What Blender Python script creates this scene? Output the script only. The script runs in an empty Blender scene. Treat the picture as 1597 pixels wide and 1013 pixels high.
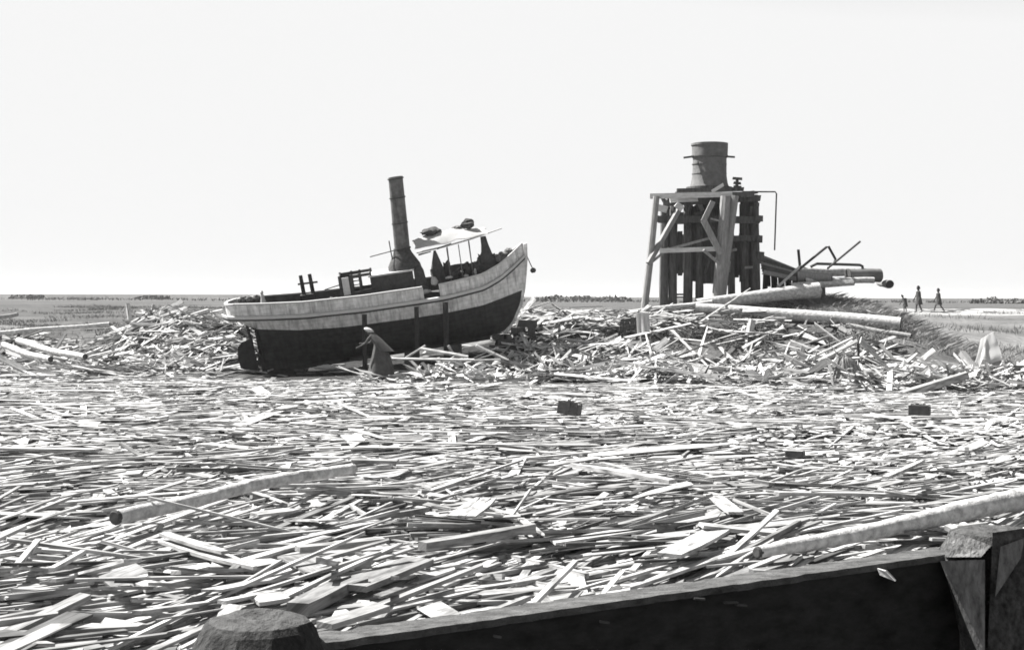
import bpy, bmesh, math, random
import numpy as np
from mathutils import Vector, Matrix, Euler, noise as mnoise
R = math.radians
rng = np.random.default_rng(7)
random.seed(7)
scene = bpy.context.scene
C = scene.collection

# ------------------------------------------------------------------ camera, sky, sun, exposure
F = 2194.0                       # focal length in photograph pixels
CAM = Vector((0.0, 0.0, 2.7))
cam = bpy.data.cameras.new('camera'); cam.sensor_width = 36.0; cam.lens = 36.0 * F / 1597.0
cam.clip_start = 0.1; cam.clip_end = 12000
cam_o = bpy.data.objects.new('camera', cam); C.objects.link(cam_o)
RC = Matrix.Rotation(R(90 - 1.16), 3, 'X') @ Matrix.Rotation(R(0.22), 3, 'Z')
cam_o.matrix_world = Matrix.Translation(CAM) @ RC.to_4x4()
scene.camera = cam_o
scene.view_settings.view_transform = 'Standard'; scene.view_settings.look = 'None'
scene.view_settings.exposure = 1.8; scene.view_settings.gamma = 1.0
scene.view_settings.use_curve_mapping = False
scene.cycles.filter_width = 1.7
scene.cycles.max_bounces = 6

SUN_AZ = R(-66)                  # measured from +Y (view direction), negative = towards the left
SUN_EL = R(50)
world = bpy.data.worlds.new('World'); scene.world = world; world.use_nodes = True
nt = world.node_tree; nt.nodes.clear()
sky = nt.nodes.new('ShaderNodeTexSky'); sky.sky_type = 'NISHITA'; sky.sun_disc = False
sky.sun_elevation = SUN_EL; sky.sun_rotation = SUN_AZ
sky.air_density = 1.0; sky.dust_density = 0.0; sky.ozone_density = 1.0
bw = nt.nodes.new('ShaderNodeRGBToBW')
cap = nt.nodes.new('ShaderNodeMath'); cap.operation = 'MINIMUM'; cap.inputs[1].default_value = 4.0
bg = nt.nodes.new('ShaderNodeBackground'); bg.inputs['Strength'].default_value = 0.066
wo = nt.nodes.new('ShaderNodeOutputWorld')
nt.links.new(sky.outputs[0], bw.inputs[0]); nt.links.new(bw.outputs[0], cap.inputs[0])
nt.links.new(cap.outputs[0], bg.inputs['Color']); nt.links.new(bg.outputs[0], wo.inputs[0])
sun = bpy.data.lights.new('sun', 'SUN'); sun.energy = 5.0; sun.angle = R(0.5); sun.color = (1.0, 0.985, 0.96)
sun_o = bpy.data.objects.new('sun', sun); C.objects.link(sun_o)
sd = Vector((math.sin(SUN_AZ) * math.cos(SUN_EL), math.cos(SUN_AZ) * math.cos(SUN_EL), math.sin(SUN_EL)))
sun_o.rotation_euler = sd.to_track_quat('Z', 'Y').to_euler()
sun_o.location = (0, 0, 60)

# ------------------------------------------------------------------ measuring helpers
def ray(px, py):
    return RC @ Vector(((px - 798.5) / F, -(py - 506.5) / F, -1.0))
def at(px, py, d):               # the point that a photograph pixel shows, d metres away
    w = ray(px, py); return CAM + w * (d / w.y)
def on(px, py, z):               # the point a pixel shows on the level z
    w = ray(px, py); return CAM + w * ((z - CAM.z) / w.z)

# ------------------------------------------------------------------ materials
MATS = {}
def mat(name, v, var=0.3, scale=5.0, rough=0.8, bump=0.25, stretch=(1, 1, 1), metal=0.0, spec=0.3, translucent=0.0):
    m = bpy.data.materials.new(name); m.use_nodes = True
    n = m.node_tree; n.nodes.clear(); L = n.links
    out = n.nodes.new('ShaderNodeOutputMaterial'); b = n.nodes.new('ShaderNodeBsdfPrincipled')
    tc = n.nodes.new('ShaderNodeTexCoord'); mp = n.nodes.new('ShaderNodeMapping'); mp.inputs['Scale'].default_value = stretch
    nz = n.nodes.new('ShaderNodeTexNoise'); nz.inputs['Scale'].default_value = scale; nz.inputs['Detail'].default_value = 6; nz.inputs['Roughness'].default_value = 0.65
    cr = n.nodes.new('ShaderNodeValToRGB')
    cr.color_ramp.elements[0].position = 0.28; cr.color_ramp.elements[1].position = 0.72
    lo, hi = v * (1 - var), v * (1 + var)
    cr.color_ramp.elements[0].color = (lo, lo, lo, 1); cr.color_ramp.elements[1].color = (hi, hi, hi, 1)
    bp = n.nodes.new('ShaderNodeBump'); bp.inputs['Strength'].default_value = bump; bp.inputs['Distance'].default_value = 0.03
    L.new(tc.outputs['Object'], mp.inputs[0]); L.new(mp.outputs[0], nz.inputs['Vector'])
    L.new(nz.outputs[0], cr.inputs[0]); L.new(cr.outputs[0], b.inputs['Base Color'])
    L.new(nz.outputs[0], bp.inputs['Height']); L.new(bp.outputs[0], b.inputs['Normal'])
    b.inputs['Roughness'].default_value = rough; b.inputs['Metallic'].default_value = metal
    b.inputs['Specular IOR Level'].default_value = spec
    if translucent > 0:
        tr = n.nodes.new('ShaderNodeBsdfTranslucent'); mx = n.nodes.new('ShaderNodeMixShader'); mx.inputs[0].default_value = translucent
        L.new(cr.outputs[0], tr.inputs[0]); L.new(b.outputs[0], mx.inputs[1]); L.new(tr.outputs[0], mx.inputs[2]); L.new(mx.outputs[0], out.inputs[0])
    else:
        L.new(b.outputs[0], out.inputs[0])
    MATS[name] = m; return m

def mat_board():                 # sawn wood: tone per piece from the mesh, grain along the length from the UV map (metres)
    m = bpy.data.materials.new('sawn_wood'); m.use_nodes = True
    n = m.node_tree; n.nodes.clear(); L = n.links
    out = n.nodes.new('ShaderNodeOutputMaterial'); b = n.nodes.new('ShaderNodeBsdfPrincipled')
    at_ = n.nodes.new('ShaderNodeAttribute'); at_.attribute_name = 'tone'
    uv = n.nodes.new('ShaderNodeUVMap'); uv.uv_map = 'grain'
    mp = n.nodes.new('ShaderNodeMapping'); mp.inputs['Scale'].default_value = (1.2, 32.0, 1.0)
    nz = n.nodes.new('ShaderNodeTexNoise'); nz.inputs['Scale'].default_value = 1.6; nz.inputs['Detail'].default_value = 5; nz.inputs['Roughness'].default_value = 0.6
    mp2 = n.nodes.new('ShaderNodeMapping'); mp2.inputs['Scale'].default_value = (2.0, 7.0, 1.0)
    nz2 = n.nodes.new('ShaderNodeTexNoise'); nz2.inputs['Scale'].default_value = 1.5; nz2.inputs['Detail'].default_value = 3
    r1 = n.nodes.new('ShaderNodeMapRange'); r1.inputs[1].default_value = 0.3; r1.inputs[2].default_value = 0.7; r1.inputs[3].default_value = 0.58; r1.inputs[4].default_value = 1.15
    r2 = n.nodes.new('ShaderNodeMapRange'); r2.inputs[1].default_value = 0.30; r2.inputs[2].default_value = 0.56; r2.inputs[3].default_value = 0.34; r2.inputs[4].default_value = 1.06
    a = n.nodes.new('ShaderNodeMath'); a.operation = 'MULTIPLY'; c = n.nodes.new('ShaderNodeMath'); c.operation = 'MULTIPLY'
    bp = n.nodes.new('ShaderNodeBump'); bp.inputs['Strength'].default_value = 0.35; bp.inputs['Distance'].default_value = 0.01
    L.new(uv.outputs[0], mp.inputs[0]); L.new(mp.outputs[0], nz.inputs['Vector']); L.new(uv.outputs[0], mp2.inputs[0]); L.new(mp2.outputs[0], nz2.inputs['Vector'])
    L.new(nz.outputs[0], r1.inputs[0]); L.new(nz2.outputs[0], r2.inputs[0])
    L.new(r1.outputs[0], a.inputs[0]); L.new(r2.outputs[0], a.inputs[1]); L.new(a.outputs[0], c.inputs[0]); L.new(at_.outputs['Fac'], c.inputs[1])
    L.new(c.outputs[0], b.inputs['Base Color']); L.new(nz.outputs[0], bp.inputs['Height']); L.new(bp.outputs[0], b.inputs['Normal'])
    b.inputs['Roughness'].default_value = 0.85; b.inputs['Specular IOR Level'].default_value = 0.25
    L.new(b.outputs[0], out.inputs[0]); MATS['sawn_wood'] = m; return m
mat_board()

def mat_ground():
    m = bpy.data.materials.new('ground_soil'); m.use_nodes = True
    n = m.node_tree; n.nodes.clear(); L = n.links
    out = n.nodes.new('ShaderNodeOutputMaterial'); b = n.nodes.new('ShaderNodeBsdfPrincipled')
    at_ = n.nodes.new('ShaderNodeAttribute'); at_.attribute_name = 'tone'
    tc = n.nodes.new('ShaderNodeTexCoord')
    def nz(scale, stretch, d, lo, hi, a0=0.32, a1=0.68):
        mp = n.nodes.new('ShaderNodeMapping'); mp.inputs['Scale'].default_value = stretch
        t = n.nodes.new('ShaderNodeTexNoise'); t.inputs['Scale'].default_value = scale; t.inputs['Detail'].default_value = d; t.inputs['Roughness'].default_value = 0.7
        r = n.nodes.new('ShaderNodeMapRange'); r.inputs[1].default_value = a0; r.inputs[2].default_value = a1; r.inputs[3].default_value = lo; r.inputs[4].default_value = hi
        L.new(tc.outputs['Object'], mp.inputs[0]); L.new(mp.outputs[0], t.inputs['Vector']); L.new(t.outputs[0], r.inputs[0]); return t, r
    t1, r1 = nz(3.5, (1, 1, 1), 8, 0.6, 1.3)
    t2, r2 = nz(0.14, (0.6, 1, 1), 4, 0.65, 1.35)
    a = n.nodes.new('ShaderNodeMath'); a.operation = 'MULTIPLY'; c = n.nodes.new('ShaderNodeMath'); c.operation = 'MULTIPLY'
    L.new(r1.outputs[0], a.inputs[0]); L.new(r2.outputs[0], a.inputs[1]); L.new(a.outputs[0], c.inputs[0]); L.new(at_.outputs['Fac'], c.inputs[1])
    bp = n.nodes.new('ShaderNodeBump'); bp.inputs['Strength'].default_value = 0.6; bp.inputs['Distance'].default_value = 0.12
    L.new(t1.outputs[0], bp.inputs['Height']); L.new(bp.outputs[0], b.inputs['Normal'])
    L.new(c.outputs[0], b.inputs['Base Color']); b.inputs['Roughness'].default_value = 0.95; b.inputs['Specular IOR Level'].default_value = 0.1
    L.new(b.outputs[0], out.inputs[0]); MATS['ground_soil'] = m
mat_ground()

mat('white_paint', 0.52, 0.32, 2.6, 0.75, 0.2, (1.6, 1.6, 1.2))
def weather_paint(m, step, seam, streak):
    n = m.node_tree; L = n.links; b = next(q for q in n.nodes if q.type == 'BSDF_PRINCIPLED'); src = b.inputs['Base Color'].links[0].from_socket
    tc = n.nodes.new('ShaderNodeTexCoord'); sx = n.nodes.new('ShaderNodeSeparateXYZ'); L.new(tc.outputs['Object'], sx.inputs[0])
    mul = n.nodes.new('ShaderNodeMath'); mul.operation = 'MULTIPLY'; mul.inputs[1].default_value = 1 / step; L.new(sx.outputs[2], mul.inputs[0])
    fr = n.nodes.new('ShaderNodeMath'); fr.operation = 'FRACT'; L.new(mul.outputs[0], fr.inputs[0])
    lt = n.nodes.new('ShaderNodeMapRange'); lt.inputs[1].default_value = 0.0; lt.inputs[2].default_value = 0.16; lt.inputs[3].default_value = 1 - seam; lt.inputs[4].default_value = 1.0; L.new(fr.outputs[0], lt.inputs[0])
    mp = n.nodes.new('ShaderNodeMapping'); mp.inputs['Scale'].default_value = (6.0, 2.0, 0.7); L.new(tc.outputs['Object'], mp.inputs[0])
    nz = n.nodes.new('ShaderNodeTexNoise'); nz.inputs['Scale'].default_value = 1.5; nz.inputs['Detail'].default_value = 7; L.new(mp.outputs[0], nz.inputs['Vector'])
    st_ = n.nodes.new('ShaderNodeMapRange'); st_.inputs[1].default_value = 0.3; st_.inputs[2].default_value = 0.55; st_.inputs[3].default_value = 1 - streak; st_.inputs[4].default_value = 1.0; L.new(nz.outputs[0], st_.inputs[0])
    a = n.nodes.new('ShaderNodeMath'); a.operation = 'MULTIPLY'; L.new(lt.outputs[0], a.inputs[0]); L.new(st_.outputs[0], a.inputs[1])
    c = n.nodes.new('ShaderNodeVectorMath'); c.operation = 'SCALE'; L.new(src, c.inputs[0]); L.new(a.outputs[0], c.inputs['Scale']); L.new(c.outputs[0], b.inputs['Base Color'])
weather_paint(MATS['white_paint'], 0.155, 0.28, 0.45)
mat('rail_paint', 0.38, 0.12, 6.0, 0.6, 0.1)
mat('black_hull', 0.03, 0.5, 3.0, 0.75, 0.2, (1, 1, 2))
weather_paint(MATS['black_hull'], 0.17, 0.35, 0.4)
mat('tarred_wood', 0.025, 0.5, 6.0, 0.9, 0.3)
mat('dark_deck', 0.05, 0.4, 6.0, 0.85, 0.2, (1, 6, 1))
mat('cabin_dark', 0.045, 0.4, 5.0, 0.7, 0.2)
mat('funnel_iron', 0.1, 0.45, 5.0, 0.65, 0.3)
weather_paint(MATS['funnel_iron'], 0.9, 0.2, 0.45)
mat('rust_iron', 0.045, 0.5, 9.0, 0.8, 0.4)
mat('pale_panel', 0.45, 0.2, 6.0)
mat('canvas_white', 0.6, 0.06, 3.0, 0.9, 0.1, translucent=0.6)
mat('canvas_dark', 0.05, 0.4, 6.0, 0.95, 0.4)
mat('rope', 0.12, 0.5, 14.0, 0.95, 0.6)
mat('tower_pile', 0.075, 0.45, 4.0, 0.9, 0.5, (3, 3, 0.5))
mat('tower_dark', 0.075, 0.5, 4.0, 0.9, 0.5, (3, 3, 0.5))
mat('tower_pole', 0.21, 0.3, 5.0, 0.9, 0.5, (3, 3, 0.6))
mat('tower_beam', 0.45, 0.3, 5.0, 0.9, 0.4, (0.6, 3, 3))
mat('tank_iron', 0.11, 0.3, 4.0, 0.8, 0.3)
mat('log_bark', 0.38, 0.5, 9.0, 0.9, 1.0, (1, 1, 1))
mat('log_end', 0.04, 0.5, 8.0, 0.9, 0.4)
mat('stump_top', 0.058, 0.6, 26.0, 0.95, 1.0)
mat('stump_side', 0.06, 0.9, 38.0, 0.95, 1.0, (1, 1, 0.7))
mat('post_lit_grain', 0.17, 0.6, 30.0, 0.95, 1.0, (1.5, 1.5, 0.45))  # wood grain, coloured lighter than the shaft for light on the split faces
mat('stump_dark', 0.03, 0.9, 30.0, 0.95, 1.0, (1, 1, 0.5))
mat('beam_shade', 0.013, 0.9, 6.0, 0.85, 0.4, (0.5, 3, 3))  # front of the balk, its shade put into the colour
mat('beam_top', 0.07, 0.65, 14.0, 0.95, 1.0, (0.8, 1.6, 1.6))
mat('brush', 0.19, 0.4, 2.0, 0.95, 0.0)
mat('bush_leaf', 0.12, 0.5, 0.3, 0.95, 0.0)
mat('dry_grass', 0.1, 0.45, 0.4, 0.95, 0.0)
mat('cloth_dark', 0.05, 0.35, 9.0, 0.95, 0.3)
mat('cloth_mid', 0.05, 0.35, 9.0, 0.95, 0.3)
mat('cloth_pale', 0.34, 0.25, 12.0, 0.95, 0.3)
mat('skin', 0.22, 0.1, 9.0, 0.7, 0.0)
mat('hair', 0.02, 0.2, 9.0, 0.7, 0.0)
mat('root_wood', 0.15, 0.75, 11.0, 0.95, 0.7, (2, 2, 0.4))
mat('block_dark', 0.06, 0.4, 7.0, 0.9, 0.4)

# ------------------------------------------------------------------ object helpers
def link(o): C.objects.link(o); return o
def tag(o, label=None, cat=None, group=None, kind=None):
    if label: o['label'] = label
    if cat: o['category'] = cat
    if group: o['group'] = group
    if kind: o['kind'] = kind
    return o
def thing(name, label, cat, mw, group=None):
    o = link(bpy.data.objects.new(name, None)); o.empty_display_size = 0.2
    if isinstance(mw, Matrix): o.matrix_world = mw
    else: mw = Matrix.Translation(mw); o.matrix_world = mw
    INV[o.name] = mw.inverted(); tag(o, label, cat, group); return o
INV = {}

class MB:
    """collects simple solids and links them as one mesh object"""
    def __init__(s): s.v = []; s.f = []
    def add(s, vs, fs):
        b = len(s.v); s.v += [Vector(p) for p in vs]; s.f += [tuple(i + b for i in f) for f in fs]; return s
    def hexa(s, p): return s.add(p, [(0, 3, 2, 1), (4, 5, 6, 7), (0, 1, 5, 4), (1, 2, 6, 5), (2, 3, 7, 6), (3, 0, 4, 7)])
    def box(s, c, d, rot=None):
        c = Vector(c); r = rot or Matrix.Identity(3); x, y, z = d[0] / 2, d[1] / 2, d[2] / 2
        return s.hexa([c + r @ Vector(q) for q in ((-x, -y, -z), (x, -y, -z), (x, y, -z), (-x, y, -z), (-x, -y, z), (x, -y, z), (x, y, z), (-x, y, z))])
    def bar(s, a, b, w, h, up=(0, 0, 1), jag=0.0):
        a, b = Vector(a), Vector(b); d = (b - a).normalized(); u = Vector(up)
        if abs(d.dot(u)) > 0.97: u = Vector((0, 1, 0))
        x = d.cross(u).normalized(); u = x.cross(d); x *= w / 2; u *= h / 2
        j = lambda: d * random.uniform(-jag, jag)
        return s.hexa([a - x - u + j(), a + x - u + j(), a + x + u + j(), a - x + u + j(), b - x - u + j(), b + x - u + j(), b + x + u + j(), b - x + u + j()])
    def tube(s, pts, r, n=10, caps=True, wob=0.0):
        pts = [Vector(p) for p in pts]; m = len(pts); rs = r if isinstance(r, (list, tuple)) else [r] * m
        b = len(s.v); prev = None
        for i, p in enumerate(pts):
            d = (pts[min(i + 1, m - 1)] - pts[max(i - 1, 0)]).normalized()
            if prev is None:
                u = Vector((0, 0, 1)) if abs(d.z) < 0.9 else Vector((0, 1, 0))
            else: u = prev
            x = d.cross(u).normalized(); u = x.cross(d).normalized(); prev = u
            for k in range(n):
                t = 2 * math.pi * k / n; q = rs[i] * (1 + random.uniform(-wob, wob))
                s.v.append(p + x * math.cos(t) * q + u * math.sin(t) * q)
        for i in range(m - 1):
            for k in range(n):
                k2 = (k + 1) % n
                s.f.append((b + i * n + k, b + i * n + k2, b + (i + 1) * n + k2, b + (i + 1) * n + k))
        if caps:
            s.f.append(tuple(b + k for k in range(n))[::-1]); s.f.append(tuple(b + (m - 1) * n + k for k in range(n)))
        return s
    def loft(s, rings, close=True, cap0=True, cap1=True):
        b = len(s.v); n = len(rings[0])
        for r in rings: s.v += [Vector(p) for p in r]
        for i in range(len(rings) - 1):
            for k in range(n if close else n - 1):
                k2 = (k + 1) % n
                s.f.append((b + i * n + k, b + i * n + k2, b + (i + 1) * n + k2, b + (i + 1) * n + k))
        if cap0: s.f.append(tuple(b + k for k in range(n))[::-1])
        if cap1: s.f.append(tuple(b + (len(rings) - 1) * n + k for k in range(n)))
        return s
    def lathe(s, prof, c=(0, 0, 0), n=24, lean=(0, 0), cap0=True, cap1=True):
        rings = []
        for (r, z) in prof:
            rings.append([(c[0] + lean[0] * z + r * math.cos(2 * math.pi * k / n), c[1] + lean[1] * z + r * math.sin(2 * math.pi * k / n), c[2] + z) for k in range(n)])
        return s.loft(rings, True, cap0, cap1)
    def blob(s, c, r, seed=0, amp=0.25, n=12, m=7):
        rings = []
        for i in range(m):
            ph = math.pi * (i + 0.5) / m - math.pi / 2
            ring = []
            for k in range(n):
                t = 2 * math.pi * k / n
                d = Vector((math.cos(ph) * math.cos(t), math.cos(ph) * math.sin(t), math.sin(ph)))
                q = 1 + amp * mnoise.noise(d * 1.7 + Vector((seed * 3.1, seed, 0)))
                ring.append((c[0] + d.x * r[0] * q, c[1] + d.y * r[1] * q, c[2] + d.z * r[2] * q))
            rings.append(ring)
        return s.loft(rings)
    def build(s, name, m, parent=None, local=False, smooth=False, origin=None):
        vs = s.v
        if parent is not None:
            if not local:
                iv = INV[parent.name]; vs = [iv @ p for p in vs]
        elif origin is None:
            lo = [min(p[i] for p in vs) for i in range(3)]; hi = [max(p[i] for p in vs) for i in range(3)]
            origin = Vector(((lo[0] + hi[0]) / 2, (lo[1] + hi[1]) / 2, lo[2]))
        if parent is None: vs = [p - origin for p in vs]
        me = bpy.data.meshes.new(name); me.from_pydata([tuple(p) for p in vs], [], s.f)
        bm = bmesh.new(); bm.from_mesh(me); bmesh.ops.recalc_face_normals(bm, faces=bm.faces); bm.to_mesh(me); bm.free()
        me.materials.append(MATS[m])
        me.polygons.foreach_set('use_smooth', [False] * len(me.polygons))
        if smooth:
            for p in me.polygons: p.use_smooth = True
            try: me.set_sharp_from_angle(angle=R(40))
            except Exception: pass
        o = link(bpy.data.objects.new(name, me))
        if parent is not None:
            o.parent = parent; INV[o.name] = INV[parent.name] if parent.name in INV else Matrix.Identity(4)
        else: o.location = origin; INV[o.name] = Matrix.Translation(-origin)
        return o

def np_mesh(name, verts, quads, uv=None, tone=None, material='sawn_wood'):
    me = bpy.data.meshes.new(name)
    me.vertices.add(len(verts)); me.vertices.foreach_set('co', np.ascontiguousarray(verts, dtype=np.float32).ravel())
    k = quads.shape[1]; nf = len(quads)
    me.loops.add(nf * k); me.loops.foreach_set('vertex_index', np.ascontiguousarray(quads, dtype=np.int32).ravel())
    me.polygons.add(nf); me.polygons.foreach_set('loop_start', np.arange(0, nf * k, k, dtype=np.int32))
    me.update(calc_edges=True)
    me.polygons.foreach_set('use_smooth', np.zeros(nf, dtype=bool))
    if uv is not None:
        l = me.uv_layers.new(name='grain'); l.data.foreach_set('uv', np.ascontiguousarray(uv, dtype=np.float32).ravel())
    if tone is not None:
        dom = 'FACE' if len(tone) == nf else 'POINT'
        a = me.attributes.new('tone', 'FLOAT', dom); a.data.foreach_set('value', np.ascontiguousarray(tone, dtype=np.float32))
    me.materials.append(MATS[material]); return me

def boards_geo(cen, ax, wd, nm, ln, wi, th, rg, S=1, skew=0.8, warp=0.0):
    """boxes for n boards. ax/wd/nm unit vectors along, across and normal; returns verts, quads, uv"""
    n = len(ln); K = S + 1
    t = np.linspace(-1, 1, K)
    corners = np.array([(-1, -1), (1, -1), (1, 1), (-1, 1)], float)
    sk = np.zeros((n, K, 4))
    e0 = rg.uniform(-1, 1, (n, 2)) * (wi * skew)[:, None]; e1 = rg.uniform(-1, 1, (n, 2)) * (wi * skew)[:, None]
    side = (corners[:, 0] > 0).astype(int)
    sk[:, 0, :] = np.abs(e0[:, side]); sk[:, -1, :] = -np.abs(e1[:, side])
    along = t[None, :, None] * (ln / 2)[:, None, None] + sk
    taper = np.ones((n, K)); taper[:, 0] = np.where(rg.random(n) < 0.3, rg.uniform(0.15, 0.6, n), rg.uniform(0.85, 1, n)); taper[:, -1] = np.where(rg.random(n) < 0.3, rg.uniform(0.15, 0.6, n), rg.uniform(0.85, 1, n))
    acr = corners[None, None, :, 0] * (wi / 2)[:, None, None] * taper[:, :, None]
    bow = warp * ln[:, None] * rg.uniform(-1, 1, n)[:, None] * (t[None, :] ** 2 - 0.4)
    up = corners[None, None, :, 1] * (th / 2)[:, None, None] + bow[:, :, None] + np.zeros((n, K, 4))
    V = cen[:, None, None, :] + along[..., None] * ax[:, None, None, :] + acr[..., None] * wd[:, None, None, :] + up[..., None] * nm[:, None, None, :]
    V = V.reshape(n, K * 4, 3)
    q = []; 
    for s in range(S):
        b = s * 4
        for k in range(4):
            k2 = (k + 1) % 4; q.append((b + k, b + 4 + k, b + 4 + k2, b + k2))
    q.append((0, 1, 2, 3)); e = S * 4; q.append((e + 3, e + 2, e + 1, e))
    q = np.array(q)
    off = rg.uniform(0, 60, (n, 2))
    U = np.stack([along + off[:, 0, None, None], acr + (corners[None, None, :, 1] * (th / 2)[:, None, None]) + off[:, 1, None, None]], -1).reshape(n, K * 4, 2)
    uv = U[:, q.ravel(), :].reshape(-1, 2)
    quads = (q[None] + (np.arange(n) * K * 4)[:, None, None]).reshape(-1, 4)
    return V.reshape(-1, 3), quads, uv, len(q)

def vnoise(x, y, s, seed):
    """smooth value noise on numpy arrays"""
    r = np.random.default_rng(seed).uniform(-1, 1, (128, 128))
    u = x / s + 300.0; v = y / s + 300.0
    i = np.floor(u).astype(int); j = np.floor(v).astype(int); a = u - i; b = v - j
    a = a * a * (3 - 2 * a); b = b * b * (3 - 2 * b); i %= 127; j %= 127
    return (r[i, j] * (1 - a) + r[i + 1, j] * a) * (1 - b) + (r[i, j + 1] * (1 - a) + r[i + 1, j + 1] * a) * b

# ------------------------------------------------------------------ the ground
XS = [-60, -30, -12, -9.5, -7, -4, 0, 3, 8, 13, 15.5, 18, 24, 60]
Y0 = [54, 54, 54, 47, 46, 45.5, 45.0, 45, 45, 44.5, 44, 44, 44, 44]
WD = [6, 6, 6, 14, 16, 16, 12, 10, 11, 12, 14, 26, 40, 40]
CR = [1.25, 1.25, 1.25, 0.7, 1.0, 1.35, 1.7, 1.75, 1.85, 1.95, 1.9, 1.65, 1.65, 1.65]
def sm(a): a = np.clip(a, 0, 1); return a * a * (3 - 2 * a)
def TZ(x, y):
    x = np.asarray(x, float); y = np.asarray(y, float)
    y0 = np.interp(x, XS, Y0); w = np.interp(x, XS, WD); c = np.interp(x, XS, CR)
    s = sm((y - y0) / w)
    z = -0.1 + (c + 0.1) * s
    # slip under the boat: a gentle ramp rising towards the bow
    z = np.where((x > -9.8) & (x < 1.5) & (y < 54), np.minimum(z, np.clip(-0.05 + (x + 8.9) * 0.125, -0.1, 1.15) + np.clip(y - 51.5, 0, 4) * 0.1), z)
    z = z + (1.72 - z) * sm((y - 66) / 40) * (y > 66)
    mound = 0.6 * np.exp(-(((x - 8.2) / 4.5) ** 2 + ((y - 61) / 4.5) ** 2)) + 0.62 * np.exp(-(((x - 13.4) / 2.4) ** 2 + ((y - 61) / 3.0) ** 2))
    z = z + mound
    z = z + 0.10 * vnoise(x, y, 2.3, 11) * (y > 46) * (y < 150) + 0.05 * vnoise(x, y, 0.8, 12) * (y > 48) * (y < 120)
    lev = sm((y - 330) / 60) * (0.9 + 0.35 * vnoise(x, y, 60, 5)) * np.where(x < 0, 1.25, 0.7)
    return z + lev
gx = np.unique(np.concatenate([np.linspace(-5000, -60, 40), np.arange(-60, -22, 1.2), np.arange(-22, 24, 0.4), np.arange(24, 60, 1.2), np.linspace(60, 5000, 40)]))
gy = np.unique(np.concatenate([np.linspace(-30, 40, 24), np.arange(40, 70, 0.4), np.arange(70, 140, 1.5), np.arange(140, 480, 8), np.linspace(480, 9000, 30)]))
GX, GY = np.meshgrid(gx, gy, indexing='ij'); GZ = TZ(GX, GY)
idx = np.arange(GX.size).reshape(GX.shape)
gq = np.stack([idx[:-1, :-1], idx[1:, :-1], idx[1:, 1:], idx[:-1, 1:]], -1).reshape(-1, 4)
tone = np.full(GX.shape, 0.42)
tone = np.where(GY > 105, 0.15, tone)
tone = np.where((GX < -9) & (GY > 61), 0.145 + 0.03 * vnoise(GX, GY, 9, 31), tone)
tone = np.where((GX > 12) & (GY > 47) & (GY < 85), 0.24 + 0.10 * vnoise(GX, GY, 3.0, 32), tone)
tone = np.where((GX > 12) & (GY > 88) & (GY < 125), 0.5, tone)
tone = np.where((GY > 45) & (GY < 62) & (GX <= 12), 0.17 + 0.12 * vnoise(GX, GY, 1.4, 33), tone)
tone = np.where((GX < -9.8) & (GY > 53) & (GY < 61), 0.17 + 0.10 * vnoise(GX, GY, 1.5, 34), tone)
tone = np.where((GY < 46) | ((GX > -9.6) & (GX < -0.5) & (GY < 52.5)), 0.05, tone)  # dark mud under the raft; the launch's shadow painted on the slip
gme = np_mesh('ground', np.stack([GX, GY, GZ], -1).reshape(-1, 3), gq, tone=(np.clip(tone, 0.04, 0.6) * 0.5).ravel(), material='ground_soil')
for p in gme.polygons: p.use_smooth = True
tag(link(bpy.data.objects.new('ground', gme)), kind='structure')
tz = lambda x, y: float(TZ(x, y))

# ------------------------------------------------------------------ the steam launch
PIT, HEEL, YAW = R(9.0), R(8.0), R(4.0)
BO = at(607.5, 548.0, 50.5)
BM = Matrix.Translation(BO) @ Matrix.Rotation(YAW, 4, 'Z') @ Matrix.Rotation(-PIT, 4, 'Y') @ Matrix.Rotation(HEEL, 4, 'X')
boat = thing('steam_launch', 'stranded white and black wooden steam launch with tall raked funnel, propped on the slip', 'boat', BM)
I = np.interp
def rub(x): return float(I(x, [-5.62, -5.4, -4.05, -2.7, -0.6, 0.5, 2.2, 3.66, 4.3, 4.8, 5.05, 5.3], [2.17, 2.14, 2.02, 1.89, 1.80, 1.79, 1.76, 1.85, 2.06, 2.33, 2.48, 2.64]))
def brd(x): return float(I(x, [-5.62, -5.5, -5.2, -4.8, -4.0, -2.5, -0.5, 1.0, 2.5, 3.5, 4.3, 4.8, 5.15, 5.3], [0.04, 0.42, 0.72, 0.92, 1.15, 1.33, 1.40, 1.38, 1.2, 0.95, 0.62, 0.36, 0.13, 0.05]))
def kel(x): return float(I(x, [-5.62, -5.43, -4.9, -4.56, -4.52, -4.451, -4.45, 3.5, 4.14, 4.54, 4.92, 5.06, 5.2, 5.3], [2.13, 2.06, 1.80, 1.48, 1.42, 1.38, 0, 0, 0.08, 0.39, 1.02, 1.47, 2.05, 2.5]))
def wlz(x): return float(I(x, [-5.0, -4.3, -3, -1.5, 0, 2, 3.5, 5.06, 5.3], [1.75, 1.62, 1.42, 1.31, 1.28, 1.23, 1.25, 1.48, 1.54]))
def pex(x): return float(I(x, [-5.62, -4.46, -4.44, -3, -1, 1, 3, 4.5, 5.3], [0.8, 0.75, 1.7, 0.95, 0.5, 0.42, 0.6, 0.85, 1.0]))
def hull_pt(x, t, sgn):
    k, r, b = kel(x), rub(x), brd(x)
    return (x, sgn * max(0.05, b * (t ** pex(x))), k + (r - k) * t)
hx = sorted(set([round(v, 3) for v in np.arange(-5.6, 5.3, 0.2)] + [-5.62, -4.53, -4.451, -4.45, 5.06, 5.15, 5.25, 5.3]))
mb_t, mb_b = MB(), MB()
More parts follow.
